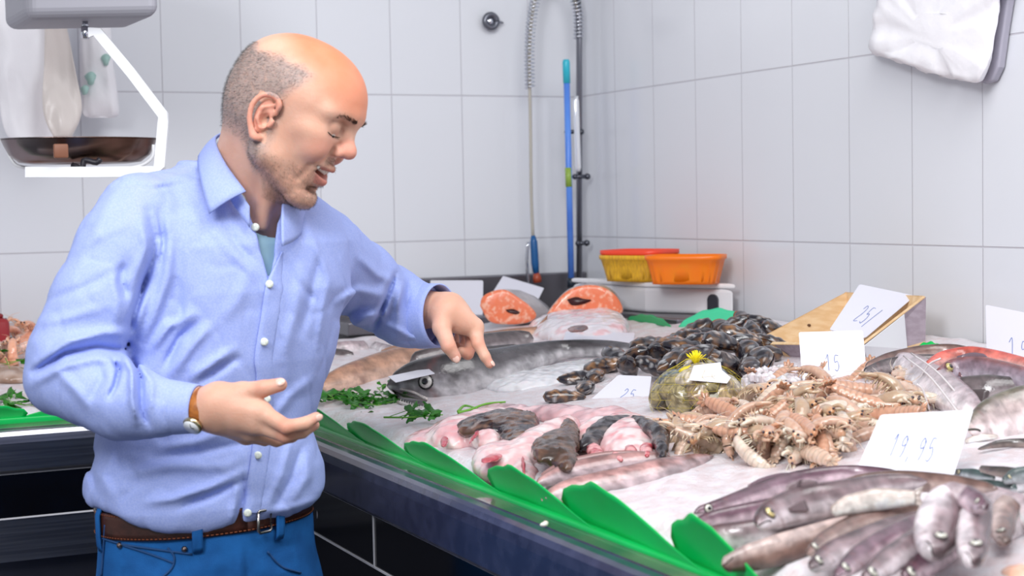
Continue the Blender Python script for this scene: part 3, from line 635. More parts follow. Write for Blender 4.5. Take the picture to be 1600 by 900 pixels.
fo([(418, 790), (440, 740), (455, 690)], 7, 4); fo([(430, 795), (455, 750), (470, 700)], 6, -4); fo([(455, 785), (480, 745), (482, 705)], 8, 4); fo([(405, 800), (450, 795), (500, 778)], 7, 3)
fo([(425, 470), (450, 530), (452, 600)], 10, 3); fo([(470, 420), (462, 490), (440, 560)], 10, 3); fo([(500, 400), (486, 460), (470, 520)], 8, -4); fo([(512, 440), (505, 480), (498, 540)], 7, 4); fo([(430, 650), (452, 620), (490, 590)], 9, 3)
fo([(480, 350), (500, 400), (520, 450)], 8, 4); fo([(440, 400), (462, 440), (492, 470)], 8, -3)
fo([(300, 270), (260, 285), (210, 290)], 8, 2.5); fo([(190, 285), (240, 295), (300, 285), (312, 262)], 3.5, -1.6)
# far sleeve
fo([(530, 470), (560, 455), (600, 462)], 9, 5); fo([(532, 500), (560, 482), (585, 480)], 8, -6); fo([(545, 515), (575, 495), (600, 490)], 8, 5); fo([(618, 428), (606, 460), (590, 500), (583, 520)], 5, -8)
fo([(630, 438), (622, 480), (622, 525)], 7, 6); fo([(640, 440), (636, 480), (640, 530)], 5, -5); fo([(655, 448), (656, 490), (662, 530)], 6, 4); fo([(560, 400), (590, 430), (612, 440)], 8, 4); fo([(600, 505), (630, 520), (665, 538)], 6, 4)
fd = folds_disp(FO)
def sdisp(p):
    q = p - TC; l_ = np.stack([q @ BF, q @ BL, q[:, 2]], 1); w = fbm(l_ * [9, 9, 7] + 3, 2) - 0.5; r = np.abs(fbm(l_ * [14, 14, 10] + 9 + 2.5 * w[:, None], 2) - 0.5)
    r2 = np.abs(fbm((l_ @ np.array([[1, 0, 0.8], [0, 1, 0.3], [-0.5, 0.4, 1]])) * [22, 22, 9], 2) - 0.5)
    return fd(p) - 0.010 * w + 0.012 * (0.12 - np.minimum(r, 0.12)) * 1.0 + 0.010 * (0.1 - np.minimum(r2, 0.1)) * 1.5
shirt.disp = sdisp
V_ = shirt.mesh(P(30, 900, 2.3) * 0 + np.array([0.0, 1.75, 0.98]), np.array([1.25, 2.95, 1.66]), 0.0031); vs, fs = relax(V_[0], V_[1], 1, 0.4), V_[1]
g = G(); g.add(vs, fs); sh = part('shirt', g, shirt_m, man)
def hit(sh_, px, py, z0, z1, off=0.0):
    d = ray(px, py); t = z0
    for _ in range(160):
        e = sh_.ev((CAM + d * t)[None])[0] - off
        if abs(e) < 3e-4: break
        t += np.clip(e, -0.01, 0.02) * 0.6
        if t > z1: t = z1; break
    return CAM + d * t
# undershirt in the open neck
us = Shape(); us.fn(torso_fn(0.012), TC, 0.5); pass
us.p.append((lambda p: (proj(p)[1] - 0) * 0 + (1.5 - 0.012 - p[:, 2]) * 1.0 - 0.0, TC, 0.7, 's2', 0.004)) if False else None
def tee_top(p):
    d = p - P(392, 316, 2.38); r = np.sqrt((d @ BL) ** 2 + (d @ BF) ** 2); return 0.09 - np.sqrt(((d @ BL) / 1.0) ** 2 + ((d @ BF) * 0.8) ** 2 + (np.clip(d[:, 2], -1, 1) * 1.15) ** 2)
us.fn(lambda p: -tee_top(p), P(392, 316, 2.38), 0.1, 0.004, 's')
us.fn(lambda p: (p[:, 2] - 1.33), TC, 0.5, 0.002, 's')
V_ = us.mesh(np.array([0.3, 1.9, 1.32]), np.array([1.1, 2.7, 1.6]), 0.004); g = G(); g.add(relax(V_[0], V_[1], 1), V_[1]); part('undershirt', g, mat('grey_green_jersey', '#7f9fae', rough=0.9, bump=0.0004, bscale=300), man)
# collar
def flap(name, A_, B_, bulge, off=0.0, nu=14, nv=9):
    A_ = spline([P(*q) for q in A_], nu); B_ = spline([P(*q) for q in B_], nu); t = np.linspace(0, 1, nv)[None, :, None]
    Pg = A_[:, None] * (1 - t) + B_[:, None] * t + bulge * np.sin(np.pi * t) * (TZ * 0.9 + UY * 0.3)
    g = G(); sheet(g, Pg, 0.0022); return g
col = flap('c', [(352, 206, 2.44), (338, 213, 2.385), (340, 230, 2.325), (352, 255, 2.282), (368, 278, 2.258), (384, 299, 2.245)], [(322, 236, 2.44), (311, 242, 2.375), (310, 262, 2.305), (315, 288, 2.262), (321, 312, 2.245), (327, 334, 2.236)], 0.006)
g2 = flap('c', [(441, 319, 2.295), (455, 321, 2.315), (470, 324, 2.345), (484, 333, 2.385)], [(441, 385, 2.262), (456, 378, 2.29), (468, 368, 2.32), (480, 352, 2.372)], 0.008)
col.add(g2.verts(), g2.f)
# inner stand of the collar
st = spline([P(*q) for q in [(390, 322, 2.262), (372, 296, 2.266), (354, 268, 2.292), (343, 240, 2.33), (341, 222, 2.385), (356, 214, 2.44), (395, 222, 2.475), (440, 262, 2.465), (462, 300, 2.42), (466, 322, 2.365), (448, 338, 2.31)]], 40)
dn = -UY * 0.034; Pg = np.stack([st + (1 - k) * 0 + dn * k * 0.9 - 0.0 * TZ for k in np.linspace(0, 1, 4)], 1); sheet(col, Pg, 0.0022)
part('collar', col, shirt_m, sh)
# placket
edge = [(440, 394), (430, 414), (420, 434), (414, 454), (407, 500), (398, 558), (401, 590), (397, 640), (395, 691), (390, 730), (384, 767), (380, 792), (379, 802)]
ex_ = spline([(a, b, 0) for a, b in edge], 60); Pg = np.array([[hit(shirt, a + k * min(1, 0.05 + max(b - 394, 0) / 60), b, 2.12, 2.5, np.interp(k, [0, 8, 16, 24, 31], [0.002, 0.0018, 0.001, -0.0002, -0.002])) for k in (0, 8, 16, 24, 31)] for a, b, _ in ex_]); g = G(); sheet(g, Pg, 0.0018); part('placket', g, shirt_m, sh)
bt = mat('pearl_button', '#e4ebdf', rough=0.2, coat=0.5); hole = mat('button_thread', '#8f9aa8', rough=0.8)
for a, b in ((382, 307), (399, 355), (421, 444), (413, 534), (417, 623), (403, 711), (387, 801)):
    p0 = hit(shirt, a, b, 2.1, 2.5, 0.002); n_ = nrm(TZ + 0.25 * BF); A3 = np.array([nrm(np.cross(UY, n_)), nrm(np.cross(n_, np.cross(UY, n_))), n_]); g = G()
    p0 = p0 + n_ * 0.003; tube(g, [p0 - n_ * 0.0015, p0 - n_ * 0.0013, p0 + n_ * 0.0008, p0 + n_ * 0.0014, p0 + n_ * 0.0008], [0.0045, 0.0056, 0.0058, 0.0048, 0.0036], 20, up=UY); bb = part('button', g, bt, sh); g = G()
    for i, j in ((-1, -1), (1, -1), (1, 1), (-1, 1)): ell(g, p0 + A3[0] * i * 0.0012 + A3[1] * j * 0.0012 + n_ * 0.0009, (0.0006,) * 3, n=4, m=6)
    part('thread', g, hole, bb)
# cuffs
g = G(); a, b = P(244, 635, 2.146), P(309, 639, 2.134); pipe(g, spline([a, (a + b) / 2, b], 9), [0.0385, 0.0383, 0.0378, 0.0370, 0.0362, 0.0354, 0.0345, 0.0337, 0.0330], 0.0025, 36, up=UY); part('cuff', g, shirt_m, sh)
g = G(); a, b = P(648, 494, 2.672), P(688, 493, 2.642); pipe(g, spline([a, (a + b) / 2, b], 7), [0.0545, 0.0560, 0.0560, 0.0555, 0.0552, 0.0548, 0.0545], 0.0025, 36, up=UY, squash=(0.98, 0.9)); part('cuff', g, shirt_m, sh)
# watch
g = G(); ax = nrm(RWr - RE); w0 = P(319, 639, 2.131); pipe(g, [w0 - ax * 0.009, w0 - ax * 0.008, w0 + ax * 0.008, w0 + ax * 0.009], [0.0290, 0.0298, 0.0290, 0.0282], 0.0022, 40, up=UY)
wt = part('watch_strap', g, mat('tan_leather', '#b06a2c', rough=0.45, c2='#8f4f1e', scale=120), man)
dn_ = nrm(TZ * 0.75 - UY * 0.66); dn_ = nrm(dn_ - ax * (dn_ @ ax)); c0 = w0 + dn_ * 0.0305; g = G()
tube(g, [c0 - dn_ * 0.003, c0 + dn_ * 0.001, c0 + dn_ * 0.004, c0 + dn_ * 0.005], [0.0128, 0.0140, 0.0136, 0.0118], 28, up=ax); w1 = part('watch_case', g, mat('gold_case', '#d9c9a0', rough=0.2, metal=1.0), wt)
g = G(); tube(g, [c0 + dn_ * 0.004, c0 + dn_ * 0.0056], [0.0115, 0.0113], 28, up=ax); part('watch_dial', g, mat('watch_dial_white', '#eef1f5', rough=0.1), wt)
g = G(); d1 = nrm(np.cross(dn_, ax)); tube(g, [c0 + dn_ * 0.006, c0 + dn_ * 0.006 + d1 * 0.007], 0.0004, 4); tube(g, [c0 + dn_ * 0.006, c0 + dn_ * 0.006 + ax * 0.005], 0.0005, 4); part('watch_hand', g, mat('dark_hand', '#30343c', rough=0.3), wt)
# jeans
jm = mat('blue_denim', '#1f63a8', rough=0.85, c2='#1a5594', scale=22, bump=0.0005, bscale=700, spec=0.2)
WC = P(324, 828, 2.385); WC = np.array([WC[0], WC[1], 1.047]); jr = lambda f_, l_, z: np.array([WC[0], WC[1], z]) + BF * f_ + BL * l_
jn = Shape()
def jf(p):
    z = p[:, 2]; d = p - WC; rl = np.interp(z, [0.80, 0.92, 1.0, 1.06], [0.182, 0.178, 0.169, 0.1665]); rf = np.interp(z, [0.80, 0.92, 1.0, 1.06], [0.127, 0.124, 0.117, 0.1140])
    q = np.sqrt((d @ BF / rf) ** 2 + (d @ BL / rl) ** 2); return np.maximum(np.maximum((q - 1) * 0.13, z - 1.058), 0.84 - z)
jn.fn(jf, WC - [0, 0, 0.1], 0.3, 0.01)
for s in (-1, 1): jn.chain([jr(0, s * 0.086, 0.88), jr(0.02, s * 0.100, 0.52), jr(0, s * 0.105, 0.10)], [0.090, 0.068, 0.058], 0.04)
jfo = []
def jo(pts, w, h): jfo.append((pts, w, h * 0.001, 0, 2.0, 2.9))
jo([(372, 850), (378, 880), (374, 920)], 6, 4); jo([(383, 850), (388, 880), (386, 915)], 3, -3); jo([(400, 880), (430, 900), (460, 890)], 9, 4); jo([(300, 900), (340, 880), (365, 890)], 8, 3); jo([(180, 870), (230, 900), (280, 905)], 9, 3); jo([(420, 870), (440, 855), (470, 850)], 6, -3)
jd = folds_disp(jfo); jn.disp = lambda p: jd(p) - 0.008 * (fbm(p * 12, 2) - 0.5) - 0.006 * sst(0.9, 0.1, p[:, 2]) * np.abs(fbm(p * [14, 14, 22], 2) - 0.5)
V_ = jn.mesh(np.array([0.2, 1.95, 0.06]), np.array([1.0, 2.8, 1.08]), 0.006); g = G(); g.add(relax(V_[0], V_[1], 1), V_[1]); jeans = part('jeans', g, jm, man)
seam = mat('denim_seam', '#17467a', rough=0.8); stitch = mat('denim_stitch', '#5d87b8', rough=0.8)
hj = lambda a, b, o=0.001: hit(jn, a, b, 2.1, 2.6, o)
for ln in ([(192, 852), (235, 866), (272, 880)], [(262, 856), (272, 870), (268, 888), (250, 905)], [(150, 838), (190, 850), (240, 858), (300, 866)], [(164, 820), (162, 850), (158, 900)], [(418, 862), (440, 885), (470, 895)]):
    pp = np.array([hj(a, b, 0.0012) for a, b, _ in spline([(a, b, 0) for a, b in ln], 24)]); g = G(); tube(g, pp, 0.0016, 6); part('pocket_seam', g, seam, jeans)
# waistband, loops, rivets
def band(z0, z1, rf, rl, th, a0=0, a1=360, n=72):
    a = np.radians(np.linspace(a0, a1, n)); return np.array([[jr(rf * math.cos(t), rl * math.sin(t), z) for z in np.linspace(z0, z1, 5)] for t in a])
g = G(); Pg = band(1.031, 1.067, 0.1160, 0.1690, 0.004); sheet(g, Pg, 0.0045); belt_m = mat('brown_leather', '#43221a', rough=0.38, c2='#2c1510', scale=25, bump=0.0004, bscale=180, coat=0.25); belt = part('belt', g, belt_m, man)
g = G()
st_m = mat('orange_stitch', '#8a4a2c', rough=0.7)
for zz in (1.0335, 1.0645):
    g = G()
    for i in range(150):
        t = math.radians(2.4 * i); a = jr(0.1186 * math.cos(t), 0.1716 * math.sin(t), zz); t2 = t + math.radians(1.5); tube(g, [a, jr(0.1186 * math.cos(t2), 0.1716 * math.sin(t2), zz)], 0.0007, 4)
    part('belt_stitching', g, st_m, belt)
def jang(px):   # angle on the waist whose place shows at px
    best = min(range(-170, 171), key=lambda q: abs(proj(jr(0.117 * math.cos(math.radians(q)), 0.170 * math.sin(math.radians(q)), 1.045)[None])[0][0] - px) + (0 if (jr(0.117 * math.cos(math.radians(q)), 0.170 * math.sin(math.radians(q)), 1.045) - WC) @ TZ > -0.02 else 999)); return best
for px in (158, 308, 434):
    q = jang(px); g = G(); t = np.radians(np.linspace(q - 2.6, q + 2.6, 5)); Pg = np.array([[jr((0.1210 + o) * math.cos(a), (0.1740 + o) * math.sin(a), z) for z, o in ((1.011, -0.003), (1.019, 0.0), (1.033, 0.001), (1.063, 0.001), (1.073, -0.003))] for a in t]); sheet(g, Pg, 0.003); part('belt_loop', g, jm, jeans)
q = jang(408); g = G(); A0 = jr(0.1215 * math.cos(math.radians(q)), 0.1745 * math.sin(math.radians(q)), 1.047); nn = nrm(np.array([*(A0 - WC)[:2], 0])); tt = np.cross([0, 0, 1], nn); zz = np.array([0, 0, 1.0])
loop = [A0 + tt * x + zz * y + nn * 0.004 for x, y in ((-0.013, 0.010), (-0.013, -0.016), (-0.010, -0.019), (0.009, -0.019), (0.012, -0.016), (0.012, 0.010), (0.009, 0.013), (-0.010, 0.013), (-0.013, 0.010))]; tube(g, loop, 0.0024, 8);  part('belt_buckle', g, mat('dull_buckle', '#a09c9a', rough=0.3, metal=1.0), belt)
for a, b in ((157, 851), (187, 852), (288, 858)):
    p0 = hj(a, b, 0.001); g = G(); ell(g, p0, (0.0045, 0.0045, 0.0045)); ell(g, p0 + TZ * 0.0035, (0.002,) * 3); part('rivet', g, mat('copper_rivet', '#8b7a76', rough=0.3, metal=1.0), jeans)
for s in (-1, 1):
    b0 = jr(0, s * 0.11, 0); g = G(); ring = []
    for t, w, h in ((-0.09, 0.030, 0.05), (-0.06, 0.038, 0.085), (0.0, 0.040, 0.09), (0.06, 0.044, 0.06), (0.12, 0.046, 0.045), (0.16, 0.040, 0.035), (0.185, 0.02, 0.02)): ring.append([b0 + BF * t + BL * (w * math.copysign(abs(math.cos(a)) ** .7, math.cos(a))) + np.array([0, 0, h / 2 + h / 2 * math.copysign(abs(math.sin(a)) ** .6, math.sin(a))]) for a in np.linspace(0, 2 * np.pi, 20, endpoint=False)])
    g.add(np.array(ring).reshape(-1, 3), grid_faces(7, 20, True) + [tuple(range(19, -1, -1)), tuple(range(120, 140))]); part('shoe', g, mat('dark_shoe_leather', '#201a18', rough=0.4), man)
# ---------------- things on the walls, above and behind the counter ----------------
def bev(o, w, seg=3):
    m = o.modifiers.new('bevel', 'BEVEL'); m.width = w; m.segments = seg; m.limit_method = 'ANGLE'; return o
def onY(px, py, y): d = ray(px, py); return CAM + d * (y / d[1])
def onX(px, py, x): d = ray(px, py); return CAM + d * (x / d[0])
scale_m = mat('scale_enamel', '#a3a2ab', rough=0.55, metal=0.2); chrome = mat('chrome', '#d5d8e0', rough=0.15, metal=1.0); white_p = mat('white_enamel', '#f7f8fb', rough=0.25)
a0, b0 = P(40, 30, 3.22), P(250, 38, 3.22); bk = P(6, 20, 3.42) - a0; bk[2] = 0; b0[2] = a0[2]
sc = thing('hanging_scale', 'grey hanging scale with a steel pan on a white bracket, at the left', 'scale', (float(a0[0] + 0.1), float(a0[1]), float(a0[2] - 0.3)))
g = G(); poly_prism(g, [a0, b0, b0 + bk, a0 + bk], (0, 0, 1), 0.30); bev(part('scale_housing', g, scale_m, sc, False), 0.022, 5)
g = G(); c0 = P(133, 34, 3.28); tube(g, [c0, c0 - [0, 0, .012]], 0.006, 12); tube(g, [c0 - [0, 0, .010], P(133, 60, 3.28)], 0.0085, 14); part('hook', g, chrome, sc)
fr = [P(*q) for q in [(138, 51, 3.28), (152, 50, 3.28), (205, 114, 3.28), (255, 180, 3.24), (255, 192, 3.22), (249, 262, 3.16), (240, 268, 3.15), (140, 269, 3.15), (40, 269, 3.15)]]
g = G(); Pg = []
for i, p in enumerate(fr):
    t = nrm((fr[min(i + 1, len(fr) - 1)] - fr[max(i - 1, 0)])); n = nrm(np.cross(TZ, t)); Pg.append([p - n * 0.0105, p + n * 0.0105])
sheet(g, Pg, 0.008); bev(part('bracket', g, white_p, sc, False), 0.002)
pc = P(125, 218, 3.28); g = G(); rr = [(0.157, 0.0), (0.159, 0.002), (0.154, 0.0), (0.150, -0.012), (0.140, -0.030), (0.122, -0.044), (0.095, -0.048), (0.0005, -0.048)]; rr = rr + [(0.095, -0.050), (0.123, -0.0465), (0.142, -0.032), (0.152, -0.013), (0.157, -0.001)]
k = 48; v = np.array([[pc[0] + r * math.cos(t), pc[1] + r * 0.6 * math.sin(t), pc[2] + z] for r, z in rr for t in np.linspace(0, 2 * np.pi, k, endpoint=False)]); g.add(v, grid_faces(len(rr), k, True)); part('scale_pan', g, mat('pan_steel', '#8d8486', rough=0.25, metal=1.0, c2='#6d5348', scale=5), sc)
g = G(); tube(g, spline([P(10, 226, 3.27), P(18, 250, 3.27), P(40, 262, 3.27), P(120, 265, 3.27), P(205, 262, 3.27), P(236, 248, 3.27), P(240, 226, 3.27)], 30), 0.0035, 8); part('wire_hoop', g, white_p, sc)
g = G(); q = P(95, 236, 3.13); box(g, q - [0.014, 0.006, 0.014], q + [0.014, 0.006, 0.014], bev=0.003); part('pan_clip', g, mat('brown_clip', '#8c5b44', rough=0.5), sc)
g = G(); tube(g, spline([P(112, 258, 3.2), P(128, 262, 3.2), P(132, 250, 3.2), P(150, 254, 3.2), P(157, 248, 3.2)], 14), 0.006, 8); part('pan_lever', g, mat('black_lever', '#26242c', rough=0.4), sc)

def hang_bag(name, rows, y, depth, m, label, cat='bag', seed=0, fold=0.03, group=None):
    rs = np.random.RandomState(seed); rr = spline([(a, b, c) for a, b, c in rows], 26); k = 40; v = []
    for i, (xl, xr, py) in enumerate(rr):
        L_, R_ = onY(xl, py, y), onY(xr, py, y); c = (L_ + R_) / 2; w = abs(R_[0] - L_[0]) / 2; s = math.sin(math.pi * min(max((i + 1) / 27, 0.03), 0.97)) ** 0.4
        for j in range(k):
            t = 2 * math.pi * j / k; cw = math.cos(t); v.append([c[0] + w * math.copysign(abs(cw) ** 0.8, cw), c[1] + depth * s * math.sin(t) * (0.6 + 0.4 * math.sin(i * 0.2 + seed)), c[2]])
    v = np.array(v); n = fbm(v * [22, 22, 6] + seed, 3) - 0.5; v[:, 1] += n * fold * 2; v[:, 0] += n * fold * 0.6
    g = G(); g.add(v, grid_faces(26, k, True) + [tuple(range(k - 1, -1, -1)), tuple(range(25 * k, 26 * k))]); return g
bagm = mat('thin_white_plastic', '#f8f6fa', rough=0.45, bump=0.003, bscale=22)
t1 = thing('plastic_bag', 'bundle of white carrier bags hanging behind the scale pan', 'bag', tuple(onY(60, 215, 3.98)), 'carrier bags hanging on the back wall')
part('bag_body', hang_bag('b', [(-60, 90, -60), (-55, 95, 0), (-25, 100, 60), (-8, 108, 120), (0, 112, 170), (8, 108, 205), (20, 90, 222)], 3.97, 0.06, bagm, '', seed=1), bagm, t1)
part('bag_handle', hang_bag('b', [(70, 95, -10), (70, 104, 40), (68, 118, 110), (66, 128, 160), (72, 124, 190), (85, 112, 215)], 3.90, 0.035, bagm, '', seed=3), mat('cream_plastic', '#e6dcd6', rough=0.35, bump=0.002, bscale=20), t1)
t2 = thing('plastic_bag', 'smaller white bag with green printing hanging right of the bundle', 'bag', tuple(onY(158, 182, 3.98)), 'carrier bags hanging on the back wall')
part('bag_body', hang_bag('b', [(128, 168, -20), (126, 172, 30), (124, 176, 90), (128, 184, 150), (130, 186, 178), (140, 178, 184)], 3.97, 0.035, bagm, '', seed=5), bagm, t2)
g = G(); gm = mat('green_print', '#b4d8d0', rough=0.5)
for a, b, r in ((143, 122, 0.010), (166, 93, 0.009), (134, 140, 0.007)):
    q = onY(a, b, 3.925); g = G(); th = np.linspace(0, 2 * np.pi, 14, endpoint=False); poly_prism(g, [q + [r * math.cos(t) * (1 + .3 * math.sin(3 * t)), 0, 1.6 * r * math.sin(t)] for t in th], (0, 1, 0), 0.03); part('printed_mark', g, gm, t2)
# bags on a hook board, right wall
def onXr(px, py, o): return onX(px, py, XW - o)
pts = [(1372, -60), (1370, 0), (1364, 40), (1360, 78), (1385, 90), (1420, 102), (1450, 114), (1490, 122), (1524, 129), (1540, 118), (1549, 90), (1556, 40), (1562, 0), (1568, -60)]
th3 = thing('plastic_bag', 'pad of white plastic bags hanging high on the right wall', 'bag', tuple(onXr(1450, 125, 0.05)))
cen = np.mean([onXr(a, b, 0.05) for a, b in pts], 0); g = G(); lay = []
for o, s in ((0.022, 0.97), (0.026, 1.0), (0.040, 1.0), (0.052, 0.985), (0.056, 0.96), (0.058, 0.85), (0.058, 0.6), (0.058, 0.3)):
    ring = spline([onXr(a, b, o) for a, b in pts + pts[:1]], 84)[:-1]; c = np.array([XW - o, cen[1], cen[2]]); q = c + (ring - c) * s; q[:, 0] += (fbm(q * [0, 30, 30], 2) - 0.5) * 0.020 * (1 if o > 0.03 else 0); q[:, 2] += (fbm(q * 55 + 20 * o, 2) - 0.5) * 0.012 * (s > .9); lay.append(q)
g.add(np.concatenate(lay), grid_faces(len(lay), 83, True) + [tuple(range(82, -1, -1)), tuple(range((len(lay) - 1) * 83, len(lay) * 83))]); part('bag_stack', g, bagm, th3)
g = G(); pb = [(1400, -60), (1400, 60), (1500, 118), (1538, 131), (1550, 126), (1560, 105), (1569, 40), (1577, -10), (1582, -60)]; poly_prism(g, [onXr(a, b, 0.021) for a, b in pb], (1, 0, 0), 0.017); bev(part('backing_board', g, mat('grey_board', '#a7a4b2', rough=0.4), th3, False), 0.004)
# wall fixture
g = G(); c = onY(767, 33, YW - 0.02); a = np.linspace(0, 2 * np.pi, 25)[:-1]; ringp = [c + [0.018 * math.cos(t), 0, 0.018 * math.sin(t)] for t in a]; tube(g, ringp + ringp[:1], 0.008, 10, up=(0, 1, 0)); wf = thing('wall_fitting', 'small round steel fitting on the back wall tiles', 'fitting', tuple(c)); part('ring', g, mat('dull_steel', '#74767f', rough=0.35, metal=0.9), wf)
g = G(); ell(g, c + [0, 0.006, 0], (0.012, 0.010, 0.012)); tube(g, [c + [0, 0.0, 0], c + [0, 0.019, 0]], 0.010, 12); part('plug', g, chrome, wf); g = G(); tube(g, [c + [0.018, 0.004, 0], c + [0.04, 0.006, -0.003]], [0.006, 0.003], 8); part('spout', g, mat('dull_steel_light', '#9c9ea8', rough=0.3, metal=0.9), wf)
# pre-rinse faucet
YF = 3.98; Q = lambda a, b, y=YF: onY(a, b, y)
fa = thing('rinse_faucet', 'tall spring neck rinse faucet standing in the wall corner', 'faucet', (2.06, YF, 1.2))
g = G(); tube(g, [Q(905, 455), Q(905, 30), Q(903, -5)], 0.0085, 12); part('riser_pipe', g, mat('pipe_steel', '#85868f', rough=0.3, metal=0.8), fa)
arch = spline([Q(904, 60), Q(903, 20), Q(893, -12), Q(878, -32), Q(862, -38), Q(848, -28), Q(836, 0), Q(829, 45), Q(827, 95), Q(828, 138)], 420); L_ = np.r_[0, np.cumsum(np.linalg.norm(np.diff(arch, axis=0), axis=1))]
T_, N_, B_ = frames(arch, (0, 1, 0)); ph = L_ / 0.0105 * 2 * np.pi; co = arch + 0.0135 * (np.cos(ph)[:, None] * N_ + np.sin(ph)[:, None] * B_)
g = G(); tube(g, spline(co[::1], 1400), 0.0022, 5); part('spring', g, chrome, fa)
g = G(); tube(g, spline([*arch[::30], Q(829, 200), Q(830, 300), Q(833, 375)], 60), 0.0045, 8); part('hose', g, mat('cream_hose', '#b5b0a6', rough=0.4), fa)
g = G(); tube(g, [Q(833, 368), Q(834, 378), Q(836, 412), Q(838, 428)], [0.006, 0.0105, 0.011, 0.008], 12); part('spray_handle', g, mat('dark_blue_grip', '#1b5a94', rough=0.35), fa)
g = G(); tube(g, spline([Q(825, 378), Q(823, 410), Q(826, 446)], 10), 0.0045, 8); part('trigger_lever', g, chrome, fa)
g = G(); tube(g, [Q(838, 426), Q(839, 434), Q(840, 441)], [0.008, 0.012, 0.012], 14); part('spray_nozzle', g, mat('orange_nozzle', '#a8492f', rough=0.4), fa)
g = G(); tube(g, [Q(900, 150, 3.95), Q(900, 158, 3.95), Q(903, 262, 3.95), Q(904, 268, 3.95)], [0.007, 0.009, 0.009, 0.006], 12); part('wall_bracket', g, mat('polished_tube', '#f2f4f8', rough=0.1, metal=0.3), fa)
for a, b, w in ((897, 206, 0.022), (908, 276, 0.02), (910, 380, 0.014)):
    g = G(); q = Q(a, b, 3.965); tube(g, [q - [w, 0, 0], q + [w, 0, 0]], 0.006, 10); ell(g, q + [w, 0, 0], (0.009,) * 3); ell(g, q - [w, 0, 0], (0.008,) * 3); part('pipe_clamp', g, mat('clamp_steel', '#5b5d66', rough=0.35, metal=0.9), fa)
# squeegee handle
sq = thing('broom_handle', 'long blue handle with a turquoise top leaning in the corner', 'handle', tuple(Q(893, 447, 3.93)))
g = G(); tube(g, [Q(885.5, 128, 3.93), Q(889, 280, 3.93), Q(892.5, 436, 3.93)], 0.0088, 16); part('shaft', g, mat('blue_shaft', '#4f80e0', rough=0.3, c2='#5f93ea', scale=8), sq)
g = G(); tube(g, [Q(884.5, 93, 3.93), Q(884.6, 97, 3.93), Q(885.6, 130, 3.93)], [0.008, 0.0102, 0.0102], 16); part('grip', g, mat('turquoise_grip', '#33b9cf', rough=0.35), sq)
g = G(); tube(g, [Q(888.0, 262, 3.93), Q(888.9, 292, 3.93)], 0.0093, 16); part('sticker_band', g, mat('lime_sticker', '#8fae4a', rough=0.4), sq)
g = G(); tube(g, [Q(892.5, 434, 3.93), Q(893, 449, 3.93)], [0.011, 0.012], 16); part('ferrule', g, mat('dark_ferrule', '#27303c', rough=0.4), sq)
# white tub and baskets
C0, C1, C3 = P(1008, 490, 3.95), P(1150, 488, 3.80), P(893, 480, 4.25); zb, zt = 1.2165, 1.292
for q in (C0, C1, C3): q[2] = zb
C2 = C1 + C3 - C0; tb = thing('white_tub', 'white plastic tub under the coloured baskets by the wall', 'tub', tuple((C0 + C2) / 2)); g = G(); cen = (C0 + C2) / 2
cor = [C0, C1, C2, C3]; poly_prism(g, [cen + (q - cen) * 0.985 for q in cor], (0, 0, 1), zt - zb - 0.012); bev(part('tub_body', g, mat('tub_white', '#dedee2', rough=0.4), tb, False), 0.010, 4)
g = G(); poly_prism(g, [np.array([*q[:2], zt - 0.012]) for q in cor], (0, 0, 1), 0.012); bev(part('tub_lid', g, mat('lid_white', '#ebebee', rough=0.35), tb, False), 0.004, 3)
g = G(); d1 = nrm(C1 - C0); nn = np.cross(d1, [0, 0, 1]); m0 = C0 + (C1 - C0) * 0.76; pp = [m0 + d1 * x + np.array([0, 0, z]) for x, z in [(-0.014, 0.004)] + [(0.014 * math.cos(t), 0.036 + 0.014 * math.sin(t)) for t in np.linspace(math.pi, 0, 9)] + [(0.014, 0.004)]]; poly_prism(g, [p + nn * 0.006 for p in pp], -nn, 0.012); part('tub_latch', g, mat('black_latch', '#2a2a33', rough=0.4), tb, False)
def basket(center, ax, wx, wy, h, m, name, parent, ribs=True, off=0.0):
    ax = nrm(ax); ay = np.cross([0, 0, 1], ax); g = G(); k = 64; lay = []
    def ring(z, sx, sy):
        r = []
        for t in np.linspace(0, 2 * np.pi, k, endpoint=False):
            c, s = math.cos(t), math.sin(t); r.append(center + ax * sx * math.copysign(abs(c) ** .45, c) + ay * sy * math.copysign(abs(s) ** .45, s) + np.array([0, 0, z]))
        return r
    for z, f, e in ((0.0, .84, 0), (0.01, .855, 0), (h * .5, .92, 0), (h - .012, .985, 0), (h - .010, 1.03, 0), (h, 1.035, 0), (h, 0.985, 0), (h * .5, .90, 0), (0.006, .83, 0)): lay += ring(z + off, wx * f, wy * f)
    lay = np.array(lay); n = 9
    if ribs:
        for i in (1, 2): 
            for j in range(k):
                if j % 4 < 1: lay[i * k + j] += nrm(lay[i * k + j] - center) * [1, 1, 0] * -0.003
    g.add(lay, grid_faces(n, k, True) + [tuple(range(k - 1, -1, -1)), tuple(range(8 * k, 9 * k))]); return part(name, g, m, parent)
slit = mat('dark_slit', '#8a6a12', rough=0.6)
def basket_thing(label, c, ax, wx, wy, h, m, mrim, slitc, grp=None, off=0.0):
    t = thing('plastic_basket', label, 'basket', tuple(c)); b = basket(c, ax, wx, wy, h, m, 'basket_body', t, off=off)
    return t
yc = P(1000, 432, 4.02); yc[2] = zt + 0.001; bx = nrm(C1 - C0)
basket_thing('yellow plastic basket on the white tub, with a red one nested in it', yc, bx, 0.088, 0.075, 0.066, mat('yellow_plastic', '#e8b52a', rough=0.35, c2='#cf9a28', scale=300, stretch=(1, 1, 0.02)), None, None)
basket_thing('red plastic basket nested in the yellow one', yc + [0, 0, 0.012], bx, 0.086, 0.073, 0.066, mat('red_plastic', '#ef4a2e', rough=0.35), None, None)
oc = P(1072, 436, 3.84); oc[2] = zt + 0.001
